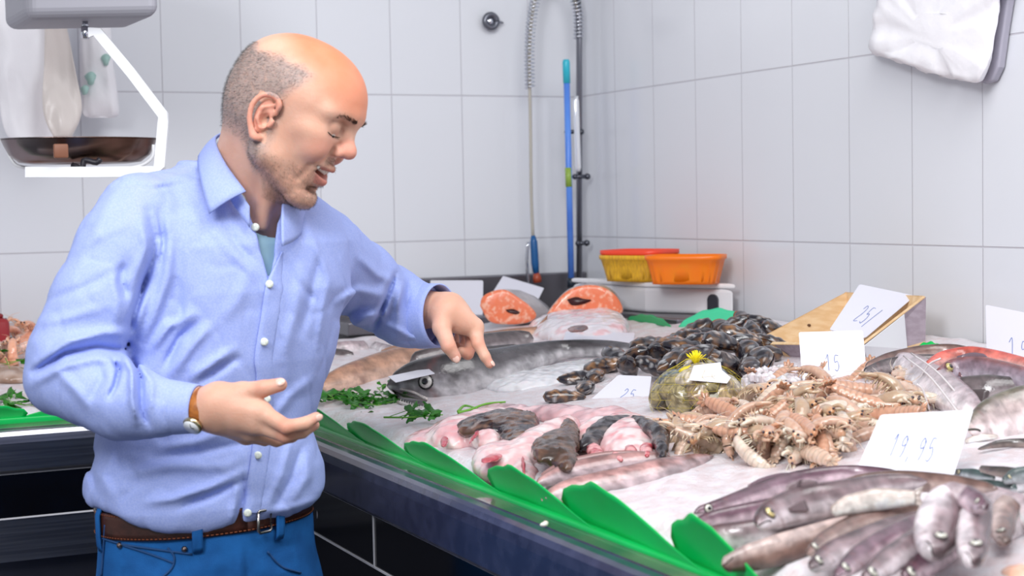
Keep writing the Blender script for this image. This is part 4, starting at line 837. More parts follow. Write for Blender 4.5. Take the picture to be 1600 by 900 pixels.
basket_thing('orange plastic basket at the right end of the white tub', oc, nrm(P(1130, 440, 3.80) - P(1010, 440, 3.86)), 0.092, 0.060, 0.069, mat('orange_plastic', '#f57a05', rough=0.35, sss=0.2, ssc=(1, .4, .1)), None, None)
rb = onX(0, 470, 0.3) if False else None
g = G(); q0, q1 = onY(-30, 505, 3.85), onY(13, 505, 3.85); h_ = onY(0, 440, 3.85)[2] - q0[2]; box(g, (q0[0], 3.82, topz(0, 3.85) + 0.014), (q1[0], 3.92, topz(0, 3.85) + h_ + 0.004), bev=0.012)
rbx = thing('red_container', 'red container at the left edge behind the prawns', 'container', (float((q0[0] + q1[0]) / 2), 3.87, float(topz(0, 3.85) + 0.014))); part('container_body', g, mat('dark_red_plastic', '#a32f35', rough=0.4), rbx)
g = G(); box(g, (q0[0] + 0.01, 3.835, topz(0, 3.85) + h_ + 0.004), (q1[0] - 0.012, 3.905, topz(0, 3.85) + h_ + 0.014), bev=0.004); part('container_cap', g, mat('dark_red_cap', '#8d262c', rough=0.4), rbx)

# ---------------- green leaf edging ----------------
leafm = mat('green_leaf_plastic', '#00ad4e', rough=0.35, c2='#00b856', scale=6, sss=0.15, ssc=(0.2, 1, 0.3)); leafd = mat('pale_green_leaf_plastic', '#46c795', rough=0.4)
def leaf(g, p0, p1, up, out, h, seed=0, n=28, m_=7, thick=0.0016):
    """one lobe standing on the line p0 -> p1: steep start, wavy top, long taper"""
    p0, p1, up, out = map(np.asarray, (p0, p1, up, out)); Pg = []
    for i in range(n):
        t = i / (n - 1); hh = h * sst(-0.03, 0.05, t) ** 0.5 * (0.55 + 0.45 * min(1, t / 0.30)) * (1 - sst(0.28, 1.02, t) ** 0.9) + 0.004; wv = 0.0015 * math.sin(t * 34 + seed) * (1 if 0.1 < t < 0.45 else 0.2)
        base = p0 + (p1 - p0) * t; row = []
        for j in range(m_):
            s = j / (m_ - 1); z = s * (hh + wv * s); row.append(base + up * z + out * (0.020 * (z / h) ** 1.7 + 0.004 * math.sin(3 * t + seed)) + (p1 - p0) * (-0.10 * s * (1 - t) * 0.5))
        Pg.append(row)
    sheet(g, Pg, thick)
bp = [(505, 655), (565, 685), (640, 715), (750, 768), (905, 830), (1075, 895), (1200, 945)]; bpy_ = lambda x: float(np.interp(x, [a for a, _ in bp], [b for _, b in bp]))
lt = thing('leaf_edging', 'strip of bright green plastic leaves along the front of the long counter', 'edging', (0.945, 2.2, 1.08))
spans = [(498, 585, .038), (560, 668, .040), (645, 772, .041), (754, 915, .048), (864, 1095, .060), (1030, 1250, .062)]
for i, (a, b, h) in enumerate(spans):
    q0, q1 = S(a, bpy_(a)), S(b, bpy_(b)); q0[0] = 0.938 + 0.0; q1[0] = 0.930; g = G()
    q0[2] = topz(q0[0], 0) - 0.001; q1[2] = topz(q1[0], 0) - 0.001; leaf(g, q0, q1, np.array([0.10, 0, 0.995]), np.array([-1.0, 0, 0]), h, i); part('leaf', g, leafm, lt)
g = G(); box(g, (0.926, 1.0, 1.077), (0.948, 2.93, 1.087), bev=0.003); part('base_strip', g, leafm, lt)
lt2 = thing('leaf_edging', 'strip of green plastic leaves along the short counter at the left', 'edging', (0.2, 3.24, 1.08))
for i in range(6):
    x1 = 0.62 - i * 0.17; g = G(); q0 = np.array([x1, 3.235, topz(0, 3.235)]); q1 = q0 - [0.2, 0, 0]; leaf(g, q0, q1, np.array([0, 0.1, 0.995]), np.array([0, -1.0, 0]), 0.032, i); part('leaf', g, leafm, lt2)
g = G(); box(g, (-0.6, 3.226, 1.080), (0.8, 3.245, 1.094), bev=0.003); part('base_strip', g, leafm, lt2)
lt3 = thing('leaf_edging', 'pale green plastic leaves along the wall behind the mussels', 'edging', (2.08, 3.0, 1.21))
for i, (a, b, c, d, h, mm) in enumerate([(1060, 512, 1168, 508, .038, leafd), (980, 500, 1048, 512, .018, mat('mid_green_leaf', '#1e9a5e', rough=0.45)), (1215, 520, 1262, 514, .016, leafd), (1424, 552, 1475, 552, .018, leafm)]):
    g = G(); q0 = S(a, b, 0.012); q1 = S(c, d, 0.012); n = 20; Pg = []
    for k_ in range(n):
        t = k_ / (n - 1); hh = h * math.sin(math.pi * t) ** 0.7 + 0.003 + 0.0015 * math.sin(26 * t); p_ = q0 + (q1 - q0) * t; Pg.append([p_ + np.array([0.25 * s * hh, 0, s * hh]) for s in np.linspace(0, 1, 5)])
    sheet(g, Pg, 0.0016); part('leaf', g, mm, lt3)
# ---------------- wooden crate ----------------
wood = mat('pale_wood', '#e3c49b', rough=0.7, c2='#d9b486', scale=12, stretch=(1, 8, 8)); wood_o = mat('greyed_wood', '#a89aa4', rough=0.75, c2='#9b8d96', scale=14, stretch=(1, 8, 8)); paper = mat('white_lining', '#dfe0e4', rough=0.6)
T4 = [P(1172, 538, 3.12), P(1348, 540, 2.90), P(1447, 464, 3.07), P(1322, 458, 3.36)]; B4 = [P(1194, 576, 3.13), P(1354, 594, 2.93), P(1446, 566, 3.05), P(1328, 530, 3.30)]
for q in B4: q[2] = max(q[2], topz(q[0], q[1]) + 0.012)
cr = thing('wooden_crate', 'open pale wooden crate tilted among the seafood beside the right wall', 'crate', tuple(np.mean(B4, 0)))
cc = np.mean(T4 + B4, 0)
for i, (nm) in enumerate(('end_panel', 'side_panel', 'end_panel', 'side_panel')):
    j = (i + 1) % 4; g = G(); q = [T4[i], T4[j], B4[j], B4[i]]; n = nrm(np.cross(q[1] - q[0], q[3] - q[0])); n = n if n @ (cc - q[0]) > 0 else -n; poly_prism(g, q, n, 0.005); o = part(nm, g, wood if i in (3, 2) else wood_o, cr, False)
    g = G(); e = nrm(T4[j] - T4[i]); poly_prism(g, [T4[i] + e * 0.004 - n * 0.0002, T4[j] - e * 0.004 - n * 0.0002, T4[j] - e * .004 + n * 0.0052, T4[i] + e * .004 + n * 0.0052], (0, 0, 1), 0.0015); part('top_edge', g, wood, o, False)
g = G(); poly_prism(g, [q + [0, 0, 0.006] for q in B4], (0, 0, -1), 0.005); part('bottom_panel', g, wood, cr, False)
g = G(); u = lambda t, s, i=0, j=1: (T4[i] * (1 - t) + T4[j] * t) * (1 - s) + (B4[i] * (1 - t) + B4[j] * t) * s; tw = nrm(TZ) * 0.002
poly_prism(g, [u(.17, .04) + tw, u(.22, .04) + tw, u(.28, .97) + tw, u(.23, .97) + tw], -tw, 1.0); part('batten', g, wood, cr, False)
g = G(); n2 = nrm(np.cross(T4[2] - T4[1], B4[1] - T4[1])); n2 = n2 if n2 @ TZ > 0 else -n2; w_ = lambda t, s: u(t, s, 1, 2) + n2 * 0.002; poly_prism(g, [w_(0.0, 0.0), w_(0.62, -0.02), w_(0.66, .95), w_(0.0, .95)], n2, 0.0012); part('paper_lining', g, paper, cr, False)
for t, s in ((0.45, 0.35), (0.2, 0.85)):
    g = G(); q = u(t, s, 0, 3) if False else (T4[3] * (1 - t) + T4[0] * t) * (1 - s) + (B4[3] * (1 - t) + B4[0] * t) * s; ell(g, q + nrm(cc - q) * 0.006, (0.004, 0.004, 0.003)); part('wood_knot', g, mat('knot', '#5a3d28', rough=0.8), cr)

# ---------------- price cards ----------------
card_m = mat('white_card', '#dcdbe6', rough=0.35, coat=0.2); ink = mat('faint_blue_pen', '#6b80bd', rough=0.6)
DG = {'1': [[(0.2, .75), (.5, 1), (.5, 0)]], '9': [[(.75, .7), (.5, .98), (.2, .8), (.3, .52), (.7, .6), (.75, .85), (.68, .3), (.5, 0)]], '5': [[(.8, 1), (.3, 1), (.22, .58), (.6, .62), (.78, .3), (.5, .02), (.15, .1)]],
      '2': [[(.15, .78), (.4, 1), (.72, .85), (.6, .5), (.1, .02), (.8, .05)]], '0': [[(.5, 1), (.2, .7), (.22, .25), (.5, 0), (.78, .3), (.76, .75), (.5, 1)]], ',': [[(.3, .1), (.2, -.15)]], '/': [[(.8, 1.05), (.1, -.1)]], 'n': [[(.1, .45), (.18, 0), (.2, .3), (.45, .45), (.55, 0)], [(.6, .4), (.7, 0), (.85, .35), (.95, 0)]], '8': [[(.5, .52), (.2, .75), (.5, 1), (.78, .75), (.5, .52), (.15, .22), (.5, 0), (.82, .22), (.5, .52)]]}
def card(corners, label, text='', tp=(.3, .5, .35, .16), loc=None, slope=-0.12, thick=0.0012, crn=0.03):
    TL, TR, BR, BL_ = [np.asarray(q, float) for q in corners]; n = nrm(np.cross(TR - TL, BL_ - TL)); n = n if n @ TZ > 0 else -n; d_ = BR - CAM; BR = CAM + d_ * (((TL - CAM) @ n) / (d_ @ n)); base = (BL_ + BR) / 2
    t = thing('price_card', label, 'card', tuple(base), 'handwritten price cards'); g = G(); bl = lambda s, r: (TL * (1 - s) + TR * s) * (1 - r) + (BL_ * (1 - s) + BR * s) * r
    out = []
    for cx, cy, a0 in ((crn, crn * 1.3, 180), (1 - crn, crn * 1.3, 270), (1 - crn, 1 - crn * 1.3, 0), (crn, 1 - crn * 1.3, 90)):
        for k_ in range(5):
            a = math.radians(a0 + k_ * 22.5); out.append(bl(cx + crn * math.cos(a), cy + 1.3 * crn * math.sin(a)))
    poly_prism(g, [q - n * thick for q in out], n, thick); part('card_face', g, card_m, t, False)
    if text:
        g = G(); x, y, w, h = tp; cw = w / len(text)
        for i, ch in enumerate(text):
            for st_ in DG.get(ch, []):
                pp = [(x + (i + 0.08 + 0.8 * a) * cw, y + (1 - b) * h - slope * 0 + i * 0.02) for a, b in st_]; pp = spline([(a, b, 0) for a, b in pp], 6 * len(pp))
                tube(g, [bl(a, b) + n * 0.0004 for a, b, _ in pp], 0.00055, 4)
        part('handwriting', g, ink, t)
    return t
cN = lambda *q: [P(*a) for a in q]
card(cN((1376, 648, 2.04), (1521, 640, 2.02), (1490, 744, 1.985), (1337, 737, 2.00)), 'large white price card standing above the pile of small hake, nearest the camera', '19,95', (.24, .36, .5, .36))
card(cN((1248, 519, 2.80), (1348, 516, 2.78), (1356, 596, 2.74), (1254, 600, 2.76)), 'white price card standing in the prawns in front of the crate', '15', (.36, .46, .26, .30))
card(cN((1343, 444, 3.16), (1430, 462, 3.13), (1352, 528, 2.96), (1296, 515, 3.00)), 'white price card leaning tilted inside the wooden crate', '25/', (.36, .40, .42, .34))
card(cN((1540, 476, 2.75), (1640, 496, 2.68), (1640, 590, 2.66), (1542, 568, 2.73)), 'white price card cut by the right edge of the photo', '15', (.32, .48, .4, .3))
card(cN((966, 586, 2.93), (1018, 588, 2.90), (1010, 646, 2.80), (912, 634, 2.84)), 'white price card lying on the ice left of the net of clams', '25', (.45, .40, .3, .28))
card(cN((672, 438, 4.35), (755, 438, 4.33), (754, 508, 4.28), (680, 508, 4.30)), 'white price card standing behind the pointing hand')
card(cN((786, 431, 4.36), (850, 450, 4.32), (838, 474, 4.26), (764, 466, 4.30)), 'white price card leaning behind the left salmon cut')
card(cN((884, 518, 3.62), (992, 520, 3.60), (988, 541, 3.50), (878, 537, 3.52)), 'white price card lying flat in front of the pale fish cut')
card(cN((606, 588, 3.11), (668, 575, 3.13), (679, 583, 3.06), (618, 597, 3.04)), 'white price card lying across the snout of the big hake', crn=0.01)
# ---------------- seafood ----------------
def wet(name, rough=0.18, sss=0.15, bump=0.0008, bs=120, c2=None, scale=60, nmix=0.3, coat=0.3, lo=0.45, hi=0.65):
    return mat(name, '#888888', rough=rough, vcol=True, sss=sss, ssc=(1, 0.5, 0.4), bump=bump, bscale=bs, c2=c2, scale=scale, nmix=nmix, coat=coat, lo=lo, hi=hi)
fish_m = wet('fish_skin', 0.2, 0.1, 0.0006, 160, c2='#3a3438', scale=90, nmix=0.22); flesh_m = wet('raw_flesh', 0.22, 0.4, 0.0012, 70)
fin_m = mat('fin_membrane', '#8a7f84', rough=0.25, vcol=True, coat=0.4, alpha=0.85); eye_m = mat('fish_eye', '#c9c6b4', rough=0.05, vcol=True, coat=1.0)
def nsurf(p): a = 0.106; d = (p[0] - 0.89) > (p[1] - 3.17); return nrm([-a, 0, 1]) if d else nrm([0, -a, 1])
PAL = {  # back, side, belly
 'hake': ((0.022, 0.02, 0.023), (0.075, 0.066, 0.072), (0.52, 0.50, 0.52)), 'small': ((0.08, 0.045, 0.05), (0.26, 0.185, 0.20), (0.68, 0.60, 0.63)), 'purple': ((0.07, 0.03, 0.042), (0.19, 0.105, 0.14), (0.60, 0.46, 0.51)),
 'brown': ((0.09, 0.05, 0.04), (0.22, 0.13, 0.11), (0.50, 0.38, 0.35)), 'orange': ((0.26, 0.12, 0.07), (0.46, 0.25, 0.16), (0.62, 0.42, 0.33)), 'red': ((0.55, 0.07, 0.05), (0.66, 0.16, 0.12), (0.70, 0.38, 0.34)),
 'gurnard': ((0.20, 0.06, 0.055), (0.24, 0.17, 0.21), (0.50, 0.43, 0.50)), 'grey': ((0.055, 0.045, 0.045), (0.15, 0.12, 0.125), (0.42, 0.37, 0.38)), 'pale': ((0.32, 0.23, 0.25), (0.52, 0.43, 0.45), (0.76, 0.69, 0.71)), 'bream': ((0.14, 0.125, 0.09), (0.50, 0.40, 0.39), (0.80, 0.68, 0.68)),
 'dark': ((0.035, 0.03, 0.03), (0.09, 0.075, 0.07), (0.25, 0.2, 0.18)), 'green': ((0.025, 0.05, 0.045), (0.07, 0.10, 0.10), (0.45, 0.48, 0.50)), 'squid': ((0.20, 0.10, 0.09), (0.40, 0.22, 0.21), (0.46, 0.36, 0.38)), 'mottled': ((0.45, 0.36, 0.32), (0.68, 0.60, 0.55), (0.82, 0.77, 0.72))}
def fish(label, path, hp_, pal='small', off=None, cam=0.8, belly=1, wr=0.62, eye=None, er=None, tail=True, mouth=True, pect=None, dors=None, group=None, name='fish', cat='fish', seed=0, eyec=(0.75, 0.68, 0.42), ns=44, nc=26, tailw=1.6, gill=True, n_amp=0.42, extra=None):
    z0 = np.mean([dep(S(a, b)) for a, b in path]); hm_ = np.array(hp_, float) * z0 / F
    if off is None: off = 0.72 * hm_.max()
    offs = np.broadcast_to(np.asarray(off, float), (len(path),))
    C_ = spline([S(a, b, o) for (a, b), o in zip(path, offs)], ns); H = np.interp(np.linspace(0, 1, ns), np.linspace(0, 1, len(hm_)), hm_); H = np.convolve(np.r_[H[0], H[0], H, H[-1], H[-1]], np.ones(5) / 5, 'valid')
    ua = np.linspace(0, 1, ns); H = H * np.sqrt(np.clip(ua * 22, 0.0, 1)) ; H[0] = 0.0006
    if not tail: H = H * np.sqrt(np.clip((1 - ua) * 14, 0.003, 1))
    T_ = np.gradient(C_, axis=0); T_ /= np.linalg.norm(T_, axis=1)[:, None]
    toc = nrm((CAM - C_[0]) * [1, 1, 0]); sd = nrm(nsurf(C_[0]) * (1 - cam) + toc * cam); Sd = np.array([nrm(sd - t * (t @ sd)) for t in T_]); Dd = np.cross(T_, Sd); 
    if (Dd[ns // 2] @ UY) * belly < 0: Dd = -Dd
    ph = np.linspace(0, 2 * np.pi, nc, endpoint=False); W_ = H * wr
    v = C_[:, None] + H[:, None, None] * np.cos(ph)[None, :, None] * Dd[:, None] + W_[:, None, None] * (np.sign(np.sin(ph)) * np.abs(np.sin(ph)) ** 0.85)[None, :, None] * Sd[:, None]
    v = v.reshape(-1, 3); k = np.repeat(np.cos(ph)[None], ns, 0).ravel() + (fbm(v * 70 + seed, 2) - 0.5) * 0.5; u = np.repeat(ua, nc)
    b_, s_, w_ = [np.array(q) for q in PAL[pal]]; c = mixc(b_, s_, sst(1.0, 0.30, k)) ; c = c * (1 - sst(0.25, -0.45, k)[:, None]) + w_ * sst(0.25, -0.45, k)[:, None]
    nz = sst(.25, .75, fbm(v * 110 + 5 * seed, 3)) * .6 + .4 * sst(.3, .7, fbm(v * 38 + seed, 2)); c = np.clip(c * (1 - n_amp + 2 * n_amp * nz[:, None]), 0, .9)
    if gill: gl = np.exp(-((u - 0.235 + 0.04 * np.cos(np.repeat(np.cos(ph)[None], ns, 0).ravel() * 1.4)) / 0.010) ** 2); c = c * (1 - 0.55 * gl[:, None]) + np.array([0.30, 0.10, 0.10]) * 0.3 * gl[:, None]; v = v - (gl * np.repeat(H, nc) * 0.05)[:, None] * nrm(v.mean(0) * 0 + 1) * 0
    root = thing(name, label, cat, tuple(C_[ns // 2] - [0, 0, H.max() * .8]), group); g = G(); f = grid_faces(ns, nc, True) + [tuple(range(nc - 1, -1, -1)), tuple(range((ns - 1) * nc, ns * nc))]; g.add(v, f, c); part('fish_body', g, fish_m, root)
    def at(uu, kk): i = min(int(uu * (ns - 1)), ns - 1); return C_[i] + Dd[i] * H[i] * kk + Sd[i] * W_[i] * math.sqrt(max(0, 1 - kk * kk)) ** 0.85, Sd[i], Dd[i], T_[i]
    if eye is not None:
        e, s__, d__, t__ = at(*eye); r = er * z0 / F; A3 = np.array([t__, d__, s__]); g = G(); ell(g, e, (r, r, r * 0.6), eyec, 8, 18, A3); eo = part('eye', g, eye_m, root); g = G(); ell(g, e + s__ * r * 0.36, (r * .58, r * .58, r * 0.32), (0.01, 0.01, 0.015), 8, 14, A3); part('pupil', g, eye_m, eo)
        g = G(); ring = [e + r * 1.1 * (math.cos(t) * t__ + math.sin(t) * d__) for t in np.linspace(0, 2 * np.pi, 22)]; tube(g, ring, r * 0.14, 5, c_dark := (b_ * 0.6)); part('eye_rim', g, fish_m, eo)
    if mouth:
        g = G(); pp = [at(uu, kk)[0] + at(uu, kk)[1] * 0.0004 for uu, kk in ((0.012, -0.1), (0.04, -0.2), (0.075, -0.38), (0.10, -0.55))]; tube(g, spline(pp, 10), H.max() * 0.035, 5, b_ * 0.4); part('mouth', g, fish_m, root)
    if tail:
        i = ns - 1; g = G(); t = T_[i]; d = Dd[i]; hh = H.max() * tailw * 0.62; Pg = []
        for a in np.linspace(-1, 1, 11):
            Pg.append([C_[i] - t * 0.004 + d * a * H[i] * 0.8 * (1 - s) + (t * (1.1 - 0.35 * (1 - abs(a))) * hh * s + d * a * hh * s) + Sd[i] * 0.0008 * math.sin(a * 20) for s in np.linspace(0, 1, 6)])
        sheet(g, Pg, 0.0012, mixc(b_ * 1.1, s_, np.tile(np.linspace(1, 0.2, 6), 11))); part('tail_fin', g, fin_m, root)
    if dors:
        for (u0, u1, hh, kk) in dors:
            g = G(); Pg = []
            for uu in np.linspace(u0, u1, 12):
                q, s__, d__, t__ = at(uu, kk); tt = (uu - u0) / (u1 - u0); q0 = C_[min(int(uu * (ns - 1)), ns - 1)] + d__ * H[min(int(uu * (ns - 1)), ns - 1)] * 0.9 * np.sign(kk); Pg.append([q0 + (d__ * np.sign(kk) * 0.8 + t__ * 0.5) * hh * z0 / F * math.sin(math.pi * min(tt + .12, 1)) ** .6 * s for s in np.linspace(0, 1, 4)])
            sheet(g, Pg, 0.001, s_ * 0.8); part('dorsal_fin' if kk > 0 else 'belly_fin', g, fin_m, root)
    if pect:
        u0, k0, ln, an = pect; q, s__, d__, t__ = at(u0, k0); di = nrm(t__ * math.cos(an) - d__ * math.sin(an)); pe = np.cross(s__, di); L2 = ln * z0 / F; g = G()
        Pg = [[q + s__ * 0.001 + di * L2 * s + pe * a * L2 * (0.08 + 0.22 * s) * (1 if s < .9 else .8) + s__ * 0.004 * s for s in np.linspace(0, 1, 6)] for a in np.linspace(-1, 1, 7)]; Pg = [[q + (x_ - q) * np.array([1, 1, 1]) * .8 for x_ in r_] for r_ in Pg]; sheet(g, Pg, 0.001, b_ * 0.5 + s_ * .5); part('pectoral_fin', g, fin_m, root)
    if extra: extra(root, at, z0)
    return root
# cut monkfish pieces: soft bodies of flesh with flaps of dark skin
def blobs(bl, disp=0.0028, ds=75, k=0.008, h=0.0032, pad=0.012):
    s = Shape(); lo, hi = [], []
    for px, py, off, rx, ry, rz, an in bl:
        a = math.radians(an); c = S(px, py, off); e1 = S(px + rx * math.cos(a), py + rx * math.sin(a), off) - c; e2 = S(px - ry * math.sin(a), py + ry * math.cos(a), off) - c; e3 = nsurf(c) * rz
        M_ = np.linalg.inv(np.array([e1, e2, e3])); m = min(np.linalg.norm(e1), np.linalg.norm(e2), rz); br = max(np.linalg.norm(e1), np.linalg.norm(e2), rz) * 1.05
        def f(p, c=c, M_=M_, m=m): 
            q = (p - c) @ M_; r = np.sqrt((q * q).sum(1)); gq = (q / (r[:, None] + 1e-9)) @ M_.T; return (r - 1) / (np.linalg.norm(gq, axis=1) + 1e-9) * 0.8
        s.fn(f, c, br, k); lo.append(c - br - pad); hi.append(c + br + pad)
    s.disp = lambda p: disp * 2 * (fbm(p * ds, 3) - 0.5)
    v, f = s.mesh(np.min(lo, 0), np.max(hi, 0), h); return relax(v, f, 1, .4), f
def blobpart(name, parent, bl, cfn, m=None, label=None, **k): v, f = blobs(bl, **k); g = G(); g.add(v, f, cfn(v)); return part(name, g, m or flesh_m, parent, label=label)
def cf(a, b, c=None, s=40, sd=0):
    def fn(v):
        n = fbm(v * s + sd, 3); o = mixc(a, b, sst(0.35, 0.62, n))
        if c is not None: o = mixc(0, 0, n * 0) + o * (1 - 0.7 * sst(0.52, 0.80, fbm(v * s * 1.3 + sd + 9, 2))[:, None]) + np.array(c) * 0.7 * sst(0.52, 0.80, fbm(v * s * 1.3 + sd + 9, 2))[:, None]
        return o
    return fn
# the big hake
def hake_extra(root, at, z0):
    blobpart('belly_flap', root, [(800, 600, .010, 50, 12, .016, -4), (860, 589, .010, 60, 14, .016, -10), (910, 576, .008, 36, 11, .014, -12)], cf((0.70, 0.69, 0.72), (0.80, 0.79, 0.82), (0.5, 0.47, 0.5), 40, 3), label='silvery white belly flap', k=.012)
    g = G(); q = [S(*a) for a in ((612, 607, .03), (632, 615, .028), (655, 616, .026), (668, 626, .024), (650, 632, .012), (628, 624, .014))]; q = np.array(q); g.add(np.vstack([q + TZ * 0.024, q - TZ * 0.01]), [(0, 1, 2, 3, 4, 5), (11, 10, 9, 8, 7, 6)] + [(i, (i + 1) % 6, (i + 1) % 6 + 6, i + 6) for i in range(6)], (0.03, 0.02, 0.025)); part('open_mouth', g, fish_m, root)
    for j, (pa) in enumerate((((622, 606), (645, 611), (668, 622)), ((624, 626), (645, 633), (662, 637)))):
        g = G(); pp = spline([S(a, b, 0.026 - .012 * j) + TZ * 0.030 for a, b in pa], 12); tube(g, pp, [0.0035] * 12, 7, (0.62, 0.56, 0.54)); jw = part('jaw', g, fish_m, root); 
        g = G()
        for i in range(1, 11): p0 = pp[i]; tube(g, [p0, p0 + UY * (-0.007 if j == 0 else 0.007) + TZ * 0.001], [0.0011, 0.0002], 4, (0.93, 0.92, 0.85))
        part('teeth', g, fish_m, jw)
fish('big dark hake with a round eye and open toothy mouth under the pointing hand', [(604, 603), (645, 597), (700, 592), (760, 582), (820, 562), (880, 547), (950, 545), (1010, 551), (1045, 557)], [10, 30, 38, 35, 24, 15, 13, 9, 6], 'hake', eye=(0.192, -0.12), er=9.5, eyec=(0.72, 0.70, 0.66), mouth=False, dors=[(0.30, 0.55, 10, 1)], seed=1, ns=80, nc=40, extra=hake_extra)
fish('dark grey fish lying behind the big hake, tail end cut', [(640, 566), (700, 556), (760, 542), (810, 532), (834, 529)], [12, 20, 20, 15, 9], 'grey', off=0.05, tail=False, mouth=False, seed=2)
fish('long orange brown fish at the left of the hake, behind the parsley', [(492, 606), (540, 592), (600, 574), (660, 556), (730, 540), (800, 525), (840, 518)], [7, 20, 24, 22, 17, 12, 8], 'orange', off=0.03, mouth=False, seed=3, dors=[(0.35, 0.8, 9, 1)])
fish('short dark stub of fish on the ice behind the hake', [(868, 530), (882, 527), (898, 530)], [4, 7, 4], 'dark', off=.022, tail=False, mouth=False, gill=False)
fish('white cuttlefish with grey head near the man\'s elbow', [(514, 548), (530, 546), (548, 545), (575, 541)], [8, 12, 13, 9], 'pale', tail=False, mouth=False, gill=False, name='cuttlefish', cat='cuttlefish', seed=8)
fish('small grey cuttlefish in front of the white one', [(510, 552), (522, 553), (540, 555), (553, 556)], [5, 9, 9, 5], 'grey', tail=False, mouth=False, gill=False, name='cuttlefish', cat='cuttlefish', seed=9)
fish('pinkish flat fish between the shirt cuff and the orange fish', [(582, 538), (600, 548), (625, 556), (650, 560)], [6, 12, 12, 7], 'pale', tail=False, mouth=False, gill=False, seed=10)

# pile of small hake, front right
SG = 'small hake piled on the ice'
def sh(label, path, hh, pal='small', off=0.02, eye=(0.10, 0.15), er=6, **k): k.setdefault('eyec', (0.62, 0.60, 0.52)); return fish(label, path, hh, pal, off, eye=eye, er=er, group=SG, name='small_hake', seed=len(bpy.data.objects) % 97, **k)
sh('thin purple hake along the far edge of the pile, snout pointing left', [(1084, 802), (1130, 790), (1190, 768), (1255, 748), (1335, 738), (1420, 742)], [7, 12, 14, 14, 11, 6], 'purple', 0.035, tail=False, dors=[(.35, .6, 8, 1)])
sh('slim purple hake just in front of the thin one at the left', [(1073, 826), (1110, 812), (1170, 800), (1240, 784), (1300, 770)], [6, 12, 14, 13, 9], 'purple', 0.032, tail=False)
sh('silver hake whose head lies furthest left beside the green leaf', [(1088, 838), (1120, 838), (1170, 836), (1230, 826), (1300, 806), (1380, 790)], [8, 18, 22, 22, 18, 9], 'small', 0.03, er=7, mouth=True)
sh('brown backed hake at the front left of the pile, head behind the leaf', [(1128, 884), (1170, 872), (1230, 856), (1300, 832), (1380, 806)], [10, 20, 24, 20, 12], 'brown', 0.03, belly=-1, eye=None)
sh('plump hake with a yellow ringed eye on top of the pile', [(1184, 822), (1205, 806), (1250, 790), (1310, 778), (1380, 760), (1450, 752)], [9, 21, 26, 25, 18, 8], 'small', 0.06, tail=False, eye=(0.14, 0.15), er=8, eyec=(0.72, 0.58, 0.25), dors=[(.35, .55, 14, 1)], pect=(.3, -.1, 40, .1))
sh('grey brown hake with a blunt end below the big price card', [(1308, 764), (1350, 756), (1410, 752), (1490, 756), (1560, 764)], [9, 15, 16, 13, 6], 'brown', 0.055, tail=False, eye=None, mouth=False, gill=False)
sh('short pale speckled hake across the middle of the pile', [(1300, 800), (1330, 789), (1375, 780), (1430, 778)], [8, 15, 16, 10], 'mottled', 0.06, eye=None, mouth=False, gill=False)
sh('thin brown hake lying under the speckled one', [(1262, 868), (1290, 844), (1340, 818), (1400, 802), (1470, 790)], [7, 13, 15, 14, 8], 'brown', 0.04)
sh('hake with a pinkish open mouth at the front middle of the pile', [(1266, 890), (1296, 868), (1345, 848), (1400, 826), (1460, 806)], [8, 18, 21, 20, 12], 'small', 0.035, eye=(0.11, 0.2), er=7)
sh('silver striped hake with its head at the bottom edge', [(1306, 904), (1340, 874), (1385, 846), (1430, 822), (1470, 800)], [8, 17, 19, 17, 10], 'purple', 0.045, er=7)
sh('hake cut by the bottom edge below the two upright heads', [(1350, 908), (1385, 880), (1430, 850), (1465, 822)], [9, 19, 21, 16], 'small', 0.045, er=8)
sh('hake with its head at the bottom edge right of the middle', [(1412, 905), (1440, 885), (1475, 860), (1510, 830)], [9, 20, 22, 15], 'purple', 0.03, er=8)
sh('round headed silver hake facing the camera, left of the pair', [(1457, 868), (1460, 848), (1466, 818), (1478, 788), (1498, 766)], [12, 27, 32, 28, 13], 'small', [.052, .056, .066, .075, .08], eye=(0.20, 0.35), er=8, belly=-1, tail=False, wr=.8)
sh('round headed silver hake facing the camera, right of the pair', [(1519, 882), (1519, 860), (1521, 828), (1527, 802), (1540, 780)], [10, 21, 25, 22, 11], 'small', [.048, .052, .06, .07, .076], eye=(0.22, 0.3), er=8, belly=-1, tail=False, wr=.8)
sh('small pinkish head lying on top of the pile between the pair', [(1472, 768), (1486, 770), (1506, 776), (1530, 782)], [9, 15, 15, 9], 'pale', 0.085, eye=(.2, .2), er=4, tail=False)
sh('small purple head lying on top beside the pinkish one', [(1540, 796), (1525, 786), (1508, 776), (1490, 768)], [8, 16, 16, 9], 'purple', 0.085, eye=(.2, .2), er=4, tail=False)
sh('brown headed hake at the right, behind the upright heads', [(1570, 850), (1565, 828), (1568, 802), (1582, 780)], [9, 19, 21, 15], 'brown', [.03, .032, .036, .045], eye=(.2, 0), er=6, belly=-1, tail=False)
sh('long silver hake leaving the photo at the right edge', [(1490, 772), (1540, 778), (1590, 796), (1660, 830)], [12, 20, 24, 16], 'pale', 0.03, eye=None, mouth=False)
sh('silver belly of a hake at the far right of the pile', [(1560, 840), (1590, 820), (1640, 800)], [12, 20, 18], 'pale', 0.02, eye=None, mouth=False, tail=False)

